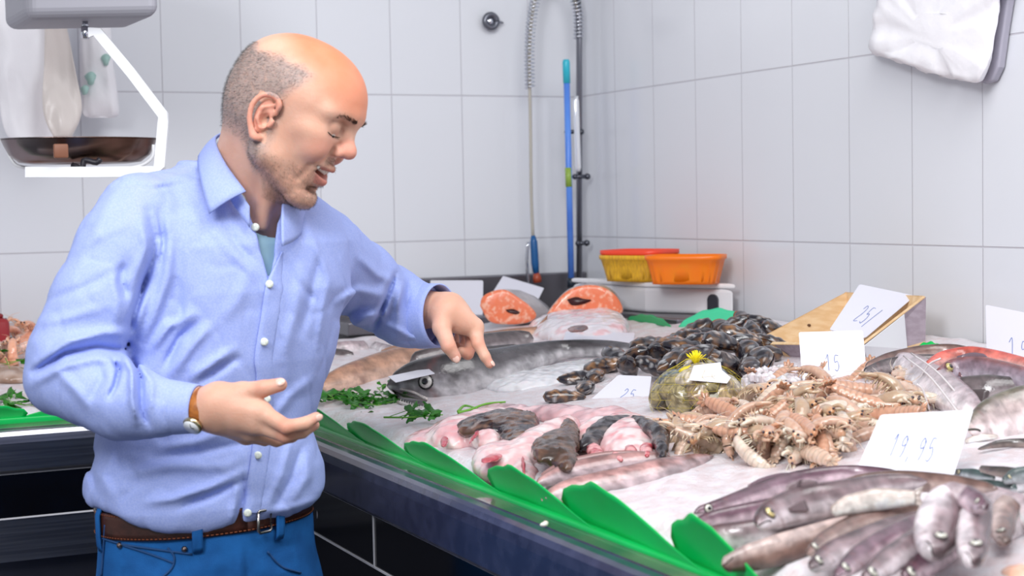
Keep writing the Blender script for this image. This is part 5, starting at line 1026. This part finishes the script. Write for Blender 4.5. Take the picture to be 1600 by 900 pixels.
# flat brownish fish in front of the monkfish
fish('pinkish brown fish lying nearest the camera, tail towards the prawns', [(852, 778), (890, 768), (950, 758), (1000, 748), (1045, 738), (1085, 722), (1116, 712)], [8, 20, 24, 24, 26, 14, 3], 'squid', off=0.018, cam=.55, wr=.8, tail=False, gill=False, mouth=False, seed=31, n_amp=.6, dors=[(.05, .5, 10, -1)])
fish('pinkish brown fish overlapping behind the bluish one', [(838, 756), (880, 742), (940, 730), (1000, 722), (1050, 716)], [6, 16, 19, 17, 9], 'squid', off=0.024, cam=.55, wr=.8, tail=False, gill=False, mouth=False, seed=32, n_amp=.45, dors=[(.1, .9, 12, 1)])
fish('narrow pinkish fish tail nearest the green leaves', [(846, 782), (868, 770), (900, 765), (940, 766)], [4, 9, 10, 6], 'squid', off=0.012, tail=False, gill=False, mouth=False, seed=33, n_amp=.4)

PINK, PALE, REDD, BRN, DRK = (0.72, 0.44, 0.45), (0.80, 0.66, 0.65), (0.42, 0.05, 0.07), (0.10, 0.05, 0.032), (0.022, 0.018, 0.022)
m1 = thing('monkfish_piece', 'skinned pale pink monkfish piece nearest the parsley, brown skin flap on its right', 'monkfish', tuple(S(730, 680)))
blobpart('flesh', m1, [(715, 681, .012, 48, 17, .030, -8), (668, 688, .006, 38, 11, .018, -14), (745, 662, .020, 60, 10, .022, -14), (790, 690, .010, 25, 14, .02, 0), (760, 684, .02, 28, 14, .022, 0)], cf(PINK, PALE, (0.72, 0.30, 0.32), 45, 1))
blobpart('skin_flap', m1, [(775, 662, .034, 62, 13, .018, -8), (805, 675, .030, 30, 22, .016, 20), (828, 664, .028, 12, 14, .012, 10)], cf(BRN, DRK, (0.26, 0.15, 0.11), 60, 2), label='brown black skin flap', k=.012, disp=.004)
blobpart('cut', m1, [(694, 690, .026, 5, 8, .004, 25), (742, 681, .036, 13, 2.5, .004, -50)], cf(REDD, (0.5, 0.16, 0.2)), label='dark red cut', h=.002)
m2 = thing('monkfish_piece', 'pale monkfish piece with red openings in the middle, between the other two', 'monkfish', tuple(S(820, 715)))
blobpart('flesh', m2, [(790, 722, .012, 50, 20, .028, -10), (835, 700, .02, 48, 16, .028, -28), (870, 680, .024, 40, 10, .026, -25), (815, 738, .010, 30, 14, .02, 20), (765, 722, .014, 26, 12, .026, -8)], cf(PALE, PINK, (0.74, 0.36, 0.36), 50, 5))
blobpart('skin_flap', m2, [(865, 696, .045, 38, 18, .016, -22), (878, 712, .036, 26, 20, .016, 20), (890, 676, .040, 14, 20, .012, -10)], cf(BRN, (0.05, 0.03, 0.022), (0.22, 0.13, 0.09), 60, 7), label='brown skin flap', k=.012, disp=.004)
blobpart('cut', m2, [(768, 716, .037, 18, 5, .004, -18)], cf(REDD, (0.62, 0.2, 0.22)), label='red opening', h=.002); blobpart('cut', m2, [(818, 728, .034, 3.0, 16, .005, -6)], cf(REDD, (0.45, 0.1, 0.12)), label='red slit', h=.002); blobpart('cut', m2, [(793, 730, .034, 6, 4, .003, 0)], cf((0.72, 0.3, 0.2), REDD), h=.002)
m3 = thing('monkfish_piece', 'monkfish head piece with black skin rim and red flesh, beside the prawns', 'monkfish', tuple(S(980, 695)))
blobpart('flesh', m3, [(978, 690, .016, 58, 34, .036, 0), (915, 712, .010, 30, 12, .02, -20), (1020, 715, .01, 30, 16, .02, 10), (930, 672, .018, 30, 8, .02, -20)], cf(PALE, PINK, (0.66, 0.22, 0.24), 55, 11))
blobpart('skin_rim', m3, [(935, 680, .036, 32, 10, .014, -30), (960, 664, .042, 36, 7, .012, -16), (1015, 668, .046, 30, 8, .012, 25), (1032, 690, .036, 12, 22, .014, -10)], cf(DRK, (0.03, 0.025, 0.03), (0.2, 0.16, 0.15), 60, 13), label='black skin rim', k=.012, disp=.004)
for a, b, rx, ry in ((930, 708, 12, 12), (986, 708, 9, 9), (1010, 706, 9, 13), (962, 716, 12, 6)): blobpart('cut', m3, [(a, b - 3, .033, rx * 1.15, ry * .8, .007, 25)], cf(REDD, (0.75, 0.35, 0.35), None, 90, a), label='deep red flesh', h=.0022)
m4 = thing('monkfish_tail', 'long purplish tail strip behind the three monkfish pieces', 'monkfish', tuple(S(880, 650)))
blobpart('strip', m4, [(800, 646, .020, 60, 7, .016, 4), (880, 650, .022, 60, 9, .018, 3), (950, 653, .022, 40, 8, .018, -3), (920, 668, .014, 50, 8, .016, -6)], cf((0.56, 0.33, 0.35), (0.74, 0.5, 0.52), (0.2, 0.1, 0.12), 35, 17))
# salmon cuts
salm = mat('salmon_flesh', '#ee825a', rough=0.3, c2='#f6b79c', scale=70, lo=0.5, hi=0.62, sss=0.4, ssc=(1, .3, .15), bump=0.0008, bscale=90, coat=0.4); silv = mat('silver_skin', '#cdc6c7', rough=0.3, metal=0.1, c2='#a59fa2', scale=14, coat=0.4)
def salmon(label, face, z, back, cav, tail):
    pts = spline([P(a, b, z) for a, b in face + face[:1]], 60)[:-1]; c = pts.mean(0); r = thing('salmon_piece', label, 'salmon', tuple(c - UY * 0.03)); g = G(); bk = np.asarray(P(*back) - P(back[0], back[1], back[2])) ; g = G(); lay = []
    ctr2 = P(*tail)
    for t, s in ((0, 1.0), (0.15, 1.02), (0.45, 0.95), (0.8, 0.66), (1.0, 0.12)): lay.append(c + (ctr2 - c) * t + (pts - c) * s)
    g.add(np.concatenate(lay), grid_faces(5, 59, True) + [tuple(range(4 * 59, 5 * 59))]); part('skin', g, silv, r)
    g = G(); lay = [c + (pts - c) * s + TZ * o for s, o in ((1.0, 0.0), (0.965, 0.003), (0.8, 0.005), (0.5, 0.006), (0.2, 0.006), (0.01, 0.006))]; g.add(np.concatenate(lay), grid_faces(6, 59, True)); fl = part('cut_face', g, salm, r)
    g = G(); q = spline([P(a, b, z - 0.008) for a, b in cav + cav[:1]], 24)[:-1]; poly_prism(g, q, -TZ, 0.006); part('belly_cavity', g, mat('dark_cavity', '#3a1416', rough=0.3), fl); return r
salmon('orange salmon cut at the left, beside the standing price card', [(750, 478), (754, 464), (770, 455), (790, 453), (812, 466), (830, 480), (838, 494), (824, 504), (795, 507), (765, 502)], 4.02, (0, 0, 1), [(790, 484), (802, 483), (812, 488), (806, 491), (794, 488)], (842, 478, 4.12))
salmon('domed orange salmon cut with a dark hollow, right of the other', [(852, 496), (862, 480), (882, 458), (905, 447), (932, 446), (954, 455), (968, 470), (972, 488), (950, 492), (900, 492)], 3.92, (0, 0, 1), [(886, 468), (900, 464), (912, 467), (924, 469), (912, 475), (894, 477)], (925, 462, 4.02))
pf = thing('fish_piece', 'pale silvery fish cut lying in front of the salmon', 'fish', tuple(S(905, 520)))
blobpart('piece_body', pf, [(900, 514, .022, 78, 18, .040, -2), (945, 508, .02, 38, 16, .036, 6), (850, 524, .012, 32, 10, .02, -10)], cf((0.74, 0.68, 0.72), (0.82, 0.78, 0.82), (0.75, 0.38, 0.4), 30, 3)); blobpart('cut', pf, [(902, 514, .062, 16, 4, .005, -4)], cf((0.16, 0.1, 0.1), (0.3, 0.15, 0.14)), h=.0025)
pf2 = thing('fish_piece', 'small brown tail stub standing beside the right salmon cut', 'fish', tuple(S(986, 482))); blobpart('piece_body', pf2, [(984, 473, .018, 8, 10, .022, -20)], cf((0.42, 0.24, 0.22), (0.55, 0.36, 0.34)), h=.0025)

# right hand side fish
fish('dark eel like fish along the wall right of the crate', [(1352, 574), (1390, 562), (1440, 552), (1490, 548), (1534, 553)], [6, 11, 12, 10, 5], 'brown', off=.04, mouth=False, seed=41, tail=False)
fish('second dark fish just in front of the eel like one', [(1350, 582), (1385, 572), (1430, 566), (1470, 562)], [6, 11, 12, 8], 'grey', off=.035, mouth=False, seed=42, tail=False)
fish('bright red fish behind the grey gurnard at the right', [(1448, 572), (1475, 562), (1515, 557), (1560, 562), (1620, 574)], [6, 13, 15, 13, 9], 'red', off=.055, mouth=False, seed=43, gill=False)
fish('grey gurnard with a spotted back and golden eye at the right', [(1466, 588), (1492, 580), (1530, 580), (1575, 586), (1650, 600)], [9, 19, 22, 18, 11], 'gurnard', off=.05, eye=(.14, .35), er=7, eyec=(.5, .42, .15), seed=44, dors=[(.3, .6, 10, 1)], pect=(.3, -.3, 40, .4))
fish('brownish fish with its gills open under the gurnard', [(1474, 612), (1505, 612), (1545, 612), (1590, 610), (1660, 606)], [10, 23, 26, 20, 12], 'grey', off=.03, eye=None, seed=45, pect=(.3, -.1, 50, .2))
def spines(root, at, z0):
    for i, (a, b) in enumerate((((1412, 556), (1500, 648)), ((1424, 552), (1515, 640)), ((1470, 560), (1432, 600)), ((1432, 600), (1452, 640)))):
        g = G(); p0, p1 = S(*a, .075), S(*b, .035); tube(g, spline([p0, (p0 + p1) / 2 + [0, 0, .01], p1], 10), 0.0016, 6, (0.8, 0.75, 0.76)); part('fin_spine', g, fin_m, root)
fish('pinkish grey fish with long pale fin spines behind the prawns', [(1392, 556), (1420, 574), (1460, 600), (1500, 628), (1530, 645)], [10, 26, 30, 24, 10], 'pale', off=.035, eye=None, mouth=False, seed=46, tail=False, extra=spines, gill=False)
fish('large pale bream cut by the right edge of the photo', [(1512, 672), (1548, 660), (1600, 650), (1660, 648)], [8, 34, 46, 44], 'bream', off=.035, eye=None, seed=47, tail=False, wr=.5)
fish('thin black fish on the ice below the bream', [(1528, 702), (1560, 694), (1600, 692), (1650, 696)], [2, 6, 7, 4], 'dark', off=.024, mouth=False, seed=48, tail=False)
fish('small orange tinted fish beside the thin black fish', [(1508, 690), (1530, 684), (1560, 682)], [3, 6, 3], 'mottled', off=.022, mouth=False, seed=49, tail=False, gill=False)
for i, (pth, hh, lb, pl) in enumerate([([(1488, 738), (1520, 742), (1555, 748)], [5, 10, 7], 'dark green fish with a blunt snout right of the big price card', 'green'), ([(1500, 754), (1540, 760), (1590, 764)], [5, 11, 9], 'dark green fish lying nearest the hake pile', 'green'), ([(1530, 732), (1570, 738), (1620, 742)], [5, 9, 7], 'blackish fish behind the dark green ones', 'dark'), ([(1568, 752), (1590, 744), (1640, 738)], [5, 13, 12], 'pale bellied green fish at the right edge', 'green')]): fish(lb, pth, hh, pl, off=.02 + .006 * i, mouth=False, seed=50 + i, tail=False, eye=(.2, .2) if i in (0, 3) else None, er=3)
pr = thing('fish_piece', 'corner of an orange fish piece at the bottom right edge', 'fish', tuple(S(1590, 905))); blobpart('piece_body', pr, [(1596, 906, .006, 34, 14, .014, 0)], cf((0.75, 0.40, 0.28), (0.8, 0.55, 0.42)))
sf = thing('shell_fragment', 'small white fragment on the wet ledge in front of the leaves', 'fragment', tuple(S(850, 823))); 
_p = S(850, 823); g = G(); ell(g, _p + [0, 0, .003], (.006, .004, .003), (.85, .8, .72), 5, 8); ell(g, _p + [.004, .003, .004], (.004, .004, .003), (.8, .7, .6), 5, 8); part('fragment_body', g, flesh_m, sf, False)

# ---------------- mussels ----------------
mus_m = mat('mussel_shell', '#101014', rough=0.22, vcol=True, coat=0.7, bump=0.0004, bscale=90)
def mussel_proto(label, group, gape, brown, seed):
    r = thing('mussel', label, 'mussel', (0, 0, 0), group)
    for s in (1, -1):
        g = G(); nu, nv = 16, 13; v = []; c = []
        for i in range(nu):
            t = i / (nu - 1); x = -0.033 + 0.066 * t; wd = 0.0165 * math.sin(math.pi * t ** 0.75) ** 0.62; cy = 0.004 * math.sin(math.pi * t)
            for j in range(nv):
                a = math.pi * j / (nv - 1); y = cy + wd * math.cos(a); z = 0.0115 * math.sin(a) * (wd / 0.0165) ** .8 * (1 + 0.1 * math.sin(9 * t * 3)) + gape * t * 0.6; v.append([x, y, s * z])
        v = np.array(v); n = fbm(v * 140 + seed, 2); bl = np.array([0.012, 0.010, 0.016]); br = np.array([0.30, 0.14, 0.05]); c = mixc(bl, br, brown * sst(.45, .75, n) + 0.0); rimw = (np.abs(v[:, 2]) < 0.003 + gape).astype(float)
        c = c + (sst(.78, .8, fbm(v * 260 + seed, 1)))[:, None] * 0.3
        g.add(v, grid_faces(nu, nv), c); g.add(v * [0.96, 0.92, 0.86] + [0, 0, s * gape * 0.1], [q[::-1] for q in grid_faces(nu, nv)], (0.35, 0.33, 0.40)); part('shell_valve', g, mus_m, r)
    if gape > 0.001: g = G(); ell(g, (0.006, 0.002, 0), (0.022, 0.010, 0.004 + gape), (0.72, 0.28, 0.08), 8, 12); part('mussel_meat', g, flesh_m, r)
    return r
MGRP = 'mussels heaped behind the clams'
protos = [mussel_proto('dark mussel in the heap between the hake and the crate', MGRP, g_, b_, i) for i, (g_, b_) in enumerate([(0, .25), (0, .9), (0.0028, .5), (0, .5), (0, .15)])]
def inpoly(x, y, poly):
    c = False; j = len(poly) - 1
    for i in range(len(poly)):
        if (poly[i][1] > y) != (poly[j][1] > y) and x < (poly[j][0] - poly[i][0]) * (y - poly[i][1]) / (poly[j][1] - poly[i][1]) + poly[i][0]: c = not c
        j = i
    return c
def scatter(poly, n, mind, seed, asp=2.2):
    rs = np.random.RandomState(seed); xs = [p[0] for p in poly]; ys = [p[1] for p in poly]; out = []; t = 0
    while len(out) < n and t < 60000:
        t += 1; x = rs.uniform(min(xs), max(xs)); y = rs.uniform(min(ys), max(ys))
        if inpoly(x, y, poly) and all((x - a) ** 2 + ((y - b) * asp) ** 2 > mind ** 2 for a, b in out): out.append((x, y))
    return out
mp = [(942, 574), (955, 560), (1000, 546), (1050, 524), (1100, 512), (1140, 502), (1180, 500), (1215, 514), (1222, 526), (1190, 545), (1188, 578), (1150, 580), (1060, 580), (1000, 578)]
rs = np.random.RandomState(12); k_ = 0
def rq(rs, base=None, tilt=0.6):
    a = rs.uniform(0, 2 * np.pi); x = np.array([math.cos(a), math.sin(a), rs.uniform(-tilt, tilt)]); z = np.array([rs.uniform(-.7, .7), rs.uniform(-.7, .7), 1.0]); return quat(x, z)
used_p = set()
def put(protos, loc, q, sc, rs, label=None):
    i = rs.randint(len(protos)); pr_ = protos[i]
    if id(pr_) not in used_p: used_p.add(id(pr_)); place(pr_, loc, q, sc); 
    else: pr_ = copy_thing(pr_, loc, q, None, sc)
    if label: pr_['label'] = label; 
    return pr_
for (x, y) in scatter(mp, 70, 21, 7, 1.45):
    e = min(1, min([math.hypot(x - a, (y - b) * 2) for a, b in mp]) / 60); loc = S(x, y, 0.024 + 0.036 * e + 0.02 * rs.rand() * e); put(protos, loc, rq(rs), rs.uniform(1.25, 1.6), rs)
for x, y, lb in ((882, 620, 'single mussel lying furthest left, near the price card'), (910, 608, 'mussel touching the furthest left one'), (900, 590, 'mussel above the two that lie apart'), (934, 587, 'mussel just behind the price card left of the clams')):
    o = copy_thing(protos[1], S(x, y, .024), rq(rs, tilt=.15), lb, 1.2); o['group'] = 'mussels lying apart from the heap'
# ---------------- net of clams ----------------
clam_m = mat('clam_shell', '#a39579', rough=0.3, vcol=True, coat=0.6)
def clam_proto(i, base):
    r = thing('clam', 'ribbed clam inside the yellow net bag', 'clam', (0, 0, 0), 'clams inside the net bag'); g = G(); nu, nv = 18, 30; v = []
    for a in range(nu + 1):
        t = math.pi * a / nu
        for b in range(nv):
            p = 2 * math.pi * b / nv; x = math.sin(t) * math.cos(p) * 0.021; y = math.sin(t) * math.sin(p) * 0.018; z = math.cos(t); z = math.copysign(abs(z) ** 1.25, z) * 0.0125; v.append([x + 0.003 * (1 - math.sin(t)), y - .004 * abs(z) / .0125, z])
    v = np.array(v); rr = np.hypot(v[:, 0], v[:, 1] + .016); v += v / np.linalg.norm(v, axis=1)[:, None] * (0.0005 * np.sin(rr * 2200))[:, None]
    n = fbm(v * 150 + i * 5, 3); c = mixc(base, np.array(base) * .45, sst(.42, .66, n)); c = c * (1 - .75 * sst(.45, .05, np.abs(v[:, 2]) / .0125))[:, None]; c = c * (0.85 + 0.25 * np.sin(rr * 1300))[:, None]; g.add(v, grid_faces(nu + 1, nv, True), np.clip(c, 0, 1)); part('shell', g, clam_m, r); return r
cps = [clam_proto(i, b) for i, b in enumerate([(0.36, 0.30, 0.15), (0.76, 0.66, 0.50), (0.20, 0.24, 0.26), (0.55, 0.40, 0.22)])]
rs = np.random.RandomState(3); cc_ = S(1088, 622, 0.03); ex = S(1161, 622, .03) - cc_; ey = S(1088, 600, .03) - cc_; ey = ey * 1.0; hz = 0.048
sph = []
for i in range(20):
    zz = 1 - (i + .5) / 20 * 1.1; r_ = math.sqrt(max(0, 1 - zz * zz)); a = i * 2.39996
    d = np.array([r_ * math.cos(a), r_ * math.sin(a), zz]); sph.append(d)
ey2 = nrm(np.cross([0, 0, 1], ex)) * 0.062
for d in sph:
    if d @ [0, -1, .5] < -0.55: continue
    loc = cc_ + ex * d[0] * .74 + ey2 * d[1] * .76 + np.array([0, 0, 1]) * (d[2] * hz * .95 - .004); nn = nrm(ex * d[0] / 0.007 + ey2 * d[1] / .0035 + np.array([0, 0, 1.]) * d[2] / hz * 1.2); t_ = nrm(np.cross(nn, rs.rand(3) - .5)); put(cps, loc, quat(t_, nn), rs.uniform(1.3, 1.55), rs)
nb_ = thing('net_bag', 'yellow net bag holding clams, tied with a yellow tuft on top', 'net', tuple(cc_ - [0, 0, .03])); g = G(); v = []; nu, nv = 9, 24
for a in range(nu + 1):
    t = math.pi * .62 * a / nu
    for b in range(nv):
        p = 2 * math.pi * (b + .5 * (a % 2)) / nv; s_ = 1.0 + 0.05 * math.sin(5 * p); d = (math.sin(t) * math.cos(p), math.sin(t) * math.sin(p), math.cos(t)); v.append(cc_ + ex * d[0] * 1.0 * s_ + ey2 * d[1] * 1.05 * s_ + np.array([0, 0, 1.]) * (d[2] * hz * 1.28 + (0.006 if a < 2 else 0)))
g.add(v, grid_faces(nu + 1, nv, True)); netm = mat('yellow_net', '#d6c233', rough=0.4); no = part('netting', g, netm, nb_); wm = no.modifiers.new('w', 'WIREFRAME'); wm.thickness = 0.0004; wm.use_replace = True
tp = P(1087, 590, 2.93); tp = cc_ + np.array([0, 0, hz * 1.32 + .008]); tp = tp + (P(1087, 566, dep(tp)) - tp); g = G()
for i in range(34):
    a = rs.rand() * 6.28; d = nrm(RX * math.cos(a) * .8 + TZ * math.sin(a) * .4 + UY * (0.5 + rs.rand())); tube(g, [tp - UY * .004, tp + d * .010, tp + d * (.016 + .006 * rs.rand())], [.0014, .0010, .0005], 4)
part('tuft', g, mat('bright_yellow', '#f6e312', rough=0.5), nb_)
g = G(); tube(g, spline([tp - UY * .016 - RX * .028, tp - UY * .010 - RX * .012, tp - UY * .008, tp - UY * .010 + RX * .02, tp - UY * .014 + RX * .04], 14), [.002] + [.0045] * 12 + [.002], 8); part('tie_band', g, mat('yellow_band', '#dcc72a', rough=0.45), nb_)
z_ = dep(tp) - 0.03; g = G(); q = [P(a, b, z_ - (b - 565) * 0.001) for a, b in ((1084, 571), (1126, 566), (1128, 578), (1142, 590), (1136, 599), (1076, 594))]; poly_prism(g, q, -TZ, 0.001); single('paper_label', g, card_m, 'torn white label lying on top of the net of clams', 'label', smooth=False)
# ---------------- mantis prawns ----------------
pra_m = mat('prawn_shell', '#d8a58c', rough=0.22, vcol=True, sss=0.5, ssc=(1, .6, .45), coat=0.6)
def prawn_proto(label, group, bend, tint, seed, name='mantis_prawn', cat='prawn'):
    r = thing(name, label, cat, (0, 0, 0), group); rs = np.random.RandomState(seed); tint = np.array(tint); n = 46; L0 = 0.105
    a = np.linspace(0, 1, n); th = bend * (a - .1) * (a > .1) * 1.1; dx = np.cos(th); dz = -np.sin(th); x = np.r_[0, np.cumsum(dx[:-1])] * L0 / n; z = np.r_[0, np.cumsum(dz[:-1])] * L0 / n; C_ = np.c_[x, 0 * x, z]; C_ -= C_.mean(0)
    w = np.interp(a, [0, .04, .12, .3, .34, .6, .85, 1], [.003, .0065, .0085, .0105, .010, .0115, .0105, .006]); seg = 0.0009 * np.abs(np.sin(np.pi * (a - .3) / .7 * 8)) * (a > .3); w = w + seg; h_ = w * .72
    T_, N_, B_ = frames(C_, (0, 0.001, 1)); k = 16; ph = np.linspace(0, 2 * np.pi, k, endpoint=False); v = (C_[:, None] + h_[:, None, None] * np.cos(ph)[None, :, None] * N_[:, None] + w[:, None, None] * np.sin(ph)[None, :, None] * B_[:, None]).reshape(-1, 3)
    u = np.repeat(a, k); nz = fbm(v * 200 + seed, 2); c = mixc(tint, tint * [1.15, 1.25, 1.3], sst(.3, .7, nz)); c = c * (1 - 0.22 * (np.abs(np.sin(np.pi * (u - .3) / .7 * 8)) < .25) * (u > .3))[:, None]; c = mixc(0, 0, u * 0) + c * (1 - .5 * sst(.12, .0, u)[:, None]) + np.array([.75, .33, .12]) * .5 * sst(.12, 0, u)[:, None]
    g = G(); g.add(v, grid_faces(n, k, True) + [tuple(range(k - 1, -1, -1)), tuple(range((n - 1) * k, n * k))], np.clip(c, 0, 1)); part('prawn_body', g, pra_m, r)
    g = G(); e = C_[-1]; t = T_[-1]; b = B_[-1]; nn = N_[-1]
    for s, l in ((0, .014), (-.7, .016), (.7, .016), (-1.3, .013), (1.3, .013)):
        d = nrm(t * math.cos(s) + b * math.sin(s)); q = np.cross(nn, d); Pg = [[e + d * l * x_ + q * y_ * .004 * math.sin(math.pi * min(.2 + x_ * .7, 1)) + nn * (.001 - .0012 * y_ * y_) for x_ in np.linspace(0, 1, 5)] for y_ in (-1, 0, 1)]; sheet(g, Pg, .0009, tint * [1, .9, .85])
    part('tail_fan', g, pra_m, r)
    for s in (-1, 1):
        g = G(); ell(g, C_[1] + B_[1] * s * .004 + N_[1] * .003 - T_[1] * .001, (.0021,) * 3, (.03, .01, .02), 6, 8); part('eye', g, pra_m, r)
    g = G()
    for s in (-1, 1):
        for l in (.035, .02):
            p0 = C_[0] + B_[0] * s * .003; d = nrm(-T_[0] + B_[0] * s * rs.uniform(.2, .9) + N_[0] * rs.uniform(-.1, .5)); p1 = p0 + d * l * .5; tube(g, spline([p0, p1, p1 + nrm(d + B_[0] * s * .5 + N_[0] * -.3) * l * .5], 7), [.0006, .0006, .0005, .0005, .0004, .0003, .0002], 4, tint * [1.1, 1.2, 1.2])
    part('antennae', g, pra_m, r); g = G()
    for i in range(9):
        for s in (-1, 1):
            j = int(5 + i * 3.6); p0 = C_[j] + B_[j] * s * w[j] * .8 - N_[j] * h_[j] * .5; d = nrm(B_[j] * s * .6 - N_[j] * .8 + T_[j] * rs.uniform(-.5, .3)); ll = .011 if i < 5 else .006; tube(g, [p0, p0 + d * ll, p0 + d * ll + nrm(-N_[j] - B_[j] * s * .4) * ll * .6], [.0011, .0009, .0003], 5, tint * [1.12, 1.2, 1.15])
    part('legs', g, pra_m, r); g = G()
    for s in (-1, 1):
        p0 = C_[5] + B_[5] * s * .008; tube(g, spline([p0, p0 + B_[5] * s * .006 - T_[5] * .010, p0 + B_[5] * s * .004 - T_[5] * .022 - N_[5] * .003, p0 + B_[5] * s * .001 - T_[5] * .008 - N_[5] * .006], 10), [.0022, .003, .0032, .003, .0026, .0022, .002, .0016, .001, .0005], 6, tint * [1.15, 1.22, 1.2])
    part('claws', g, pra_m, r); return r
PG = 'mantis prawns heaped in front of the crate'
tints = [(0.52, 0.32, 0.23), (0.60, 0.42, 0.32), (0.44, 0.30, 0.20), (0.66, 0.52, 0.42), (0.54, 0.29, 0.19)]
pp_ = [prawn_proto('pale pinkish brown mantis prawn in the large heap between clams and hake pile', PG, b, t, i) for i, (b, t) in enumerate(zip((1.9, .7, 2.6, 1.2, -.6), tints))]
poly = [(1046, 690), (1052, 665), (1085, 650), (1130, 622), (1180, 602), (1240, 594), (1320, 592), (1400, 590), (1455, 600), (1478, 622), (1440, 640), (1380, 660), (1345, 692), (1290, 714), (1220, 712), (1140, 706), (1070, 702)]
rs = np.random.RandomState(21)
for (x, y) in scatter(poly, 120, 24, 5, 2.0):
    e = min(1, min([math.hypot(x - a, (y - b) * 2) for a, b in poly]) / 70); loc = S(x, y, 0.012 + 0.030 * e + .018 * rs.rand() * e); a = rs.uniform(0, 6.28); q = quat([math.cos(a), math.sin(a), rs.uniform(-.35, .35)], [rs.uniform(-.9, .9), rs.uniform(-.9, .9), rs.uniform(.2, 1)]); put(pp_, loc, q, rs.uniform(.85, 1.15), rs)
# left counter prawns
lp = [prawn_proto('orange pink prawn in the pile at the left edge, behind the man', 'prawns on the short counter', b, t, 30 + i, 'prawn') for i, (b, t) in enumerate(zip((2.4, 1.5), ((0.85, 0.40, 0.26), (0.85, 0.55, 0.45))))]
def SL(px, py, off): return S(px, py, off)
for (x, y) in scatter([(-40, 520), (0, 508), (30, 508), (52, 520), (50, 548), (20, 560), (-40, 560)], 22, 12, 3, 1.2): put(lp, SL(x, y, .02 + .03 * rs.rand()), rq(rs), rs.uniform(.8, 1.1), rs)
lf = thing('fish_piece', 'brown skinned fish fillet on the ice below the orange prawns', 'fish', tuple(S(10, 588))); blobpart('piece_body', lf, [(0, 585, .02, 50, 9, .022, 4)], cf((0.32, 0.2, 0.14), (0.55, 0.42, 0.36), (0.8, 0.7, 0.6), 25)); 
# ---------------- parsley ----------------
par_m = mat('parsley_green', '#2f7a1c', rough=0.45, c2='#1f5c14', scale=60, sss=0.2, ssc=(.4, 1, .2)); stem_m = mat('parsley_stem', '#6fae3a', rough=0.4)
def sprig(label, pts, n, seed, size=.018, off=.026, name='parsley_sprig'):
    rs = np.random.RandomState(seed); r = thing(name, label, 'parsley', tuple(S(*pts[len(pts) // 2])), 'parsley sprigs garnishing the fish' if n else None); pa = spline([S(a, b, off) for a, b in pts], 16); g = G(); tube(g, pa, np.linspace(.0018, .001, 16) * (1.6 if n == 0 else 1), 6); part('stem', g, stem_m, r)
    for i in range(n):
        t = rs.rand() ** .7; b = pa[int(t * 15)] + (rs.rand(3) - .5) * [.09, .09, .012] + [0, 0, .006]; a = rs.rand() * 6.28; d = np.array([math.cos(a), math.sin(a), rs.uniform(-.1, .4)]); d = nrm(d); n_ = nrm([rs.uniform(-.6, .6), rs.uniform(-.9, .3), 1]); n_ = nrm(n_ - d * (n_ @ d)); w = np.cross(n_, d); g = G(); R_ = size * rs.uniform(.8, 1.5); v = [b]; 
        for j in range(25):
            th = (j / 24 - .5) * 4.2; rr = R_ * (0.62 + .38 * abs(math.cos(th * 1.75))) * (1 + .10 * math.cos(th * 13)); v.append(b + d * rr * math.cos(th) + w * rr * math.sin(th) + n_ * (.003 * math.cos(th * 4) - .0015))
        v = np.array(v); k = len(v); g.add(np.vstack([v, v - n_ * .0006]), [(0, j, j + 1) for j in range(1, k - 1)] + [(k, k + j + 1, k + j) for j in range(1, k - 1)] + [(j, j + k, j + k + 1, j + 1) for j in range(1, k - 1)]); part('leaflet', g, par_m, r, label=None)
        g = G(); tube(g, [pa[int(t * 15)], b + d * R_ * .1], .0007, 4); part('leaf_stalk', g, stem_m, r)
    return r
sprig('bushy parsley just above the man\'s fingertips', [(492, 622), (515, 622), (545, 628)], 22, 1, .017, .022)
sprig('parsley between the fingertips and the big hake', [(535, 618), (570, 620), (610, 625)], 16, 2, .016, .014)
sprig('parsley sprig with dark leaves near the hake snout', [(560, 648), (590, 634), (625, 622)], 14, 3, .014, .012)
sprig('flat parsley leaf at the start of the long stalk', [(600, 652), (640, 652), (692, 648)], 6, 4, .018, .034)
sprig('bare bright green parsley stem beside the monkfish', [(716, 645), (735, 640), (760, 631), (790, 628)], 0, 5, .012, .034); sprig('short green stem crossing beside the bare one', [(716, 643), (726, 634), (745, 638)], 0, 6, .012, .034)
sprig('small green leaf beside the hake mouth', [(590, 606), (594, 610)], 2, 7, .010, .03)
sprig('parsley on the fillet at the left edge, below the prawns', [(-10, 560), (5, 555), (15, 575)], 8, 8, .018, .04)
sprig('parsley on the ice of the short counter, left of the man', [(0, 622), (25, 630), (50, 634)], 12, 9, .017, .014)
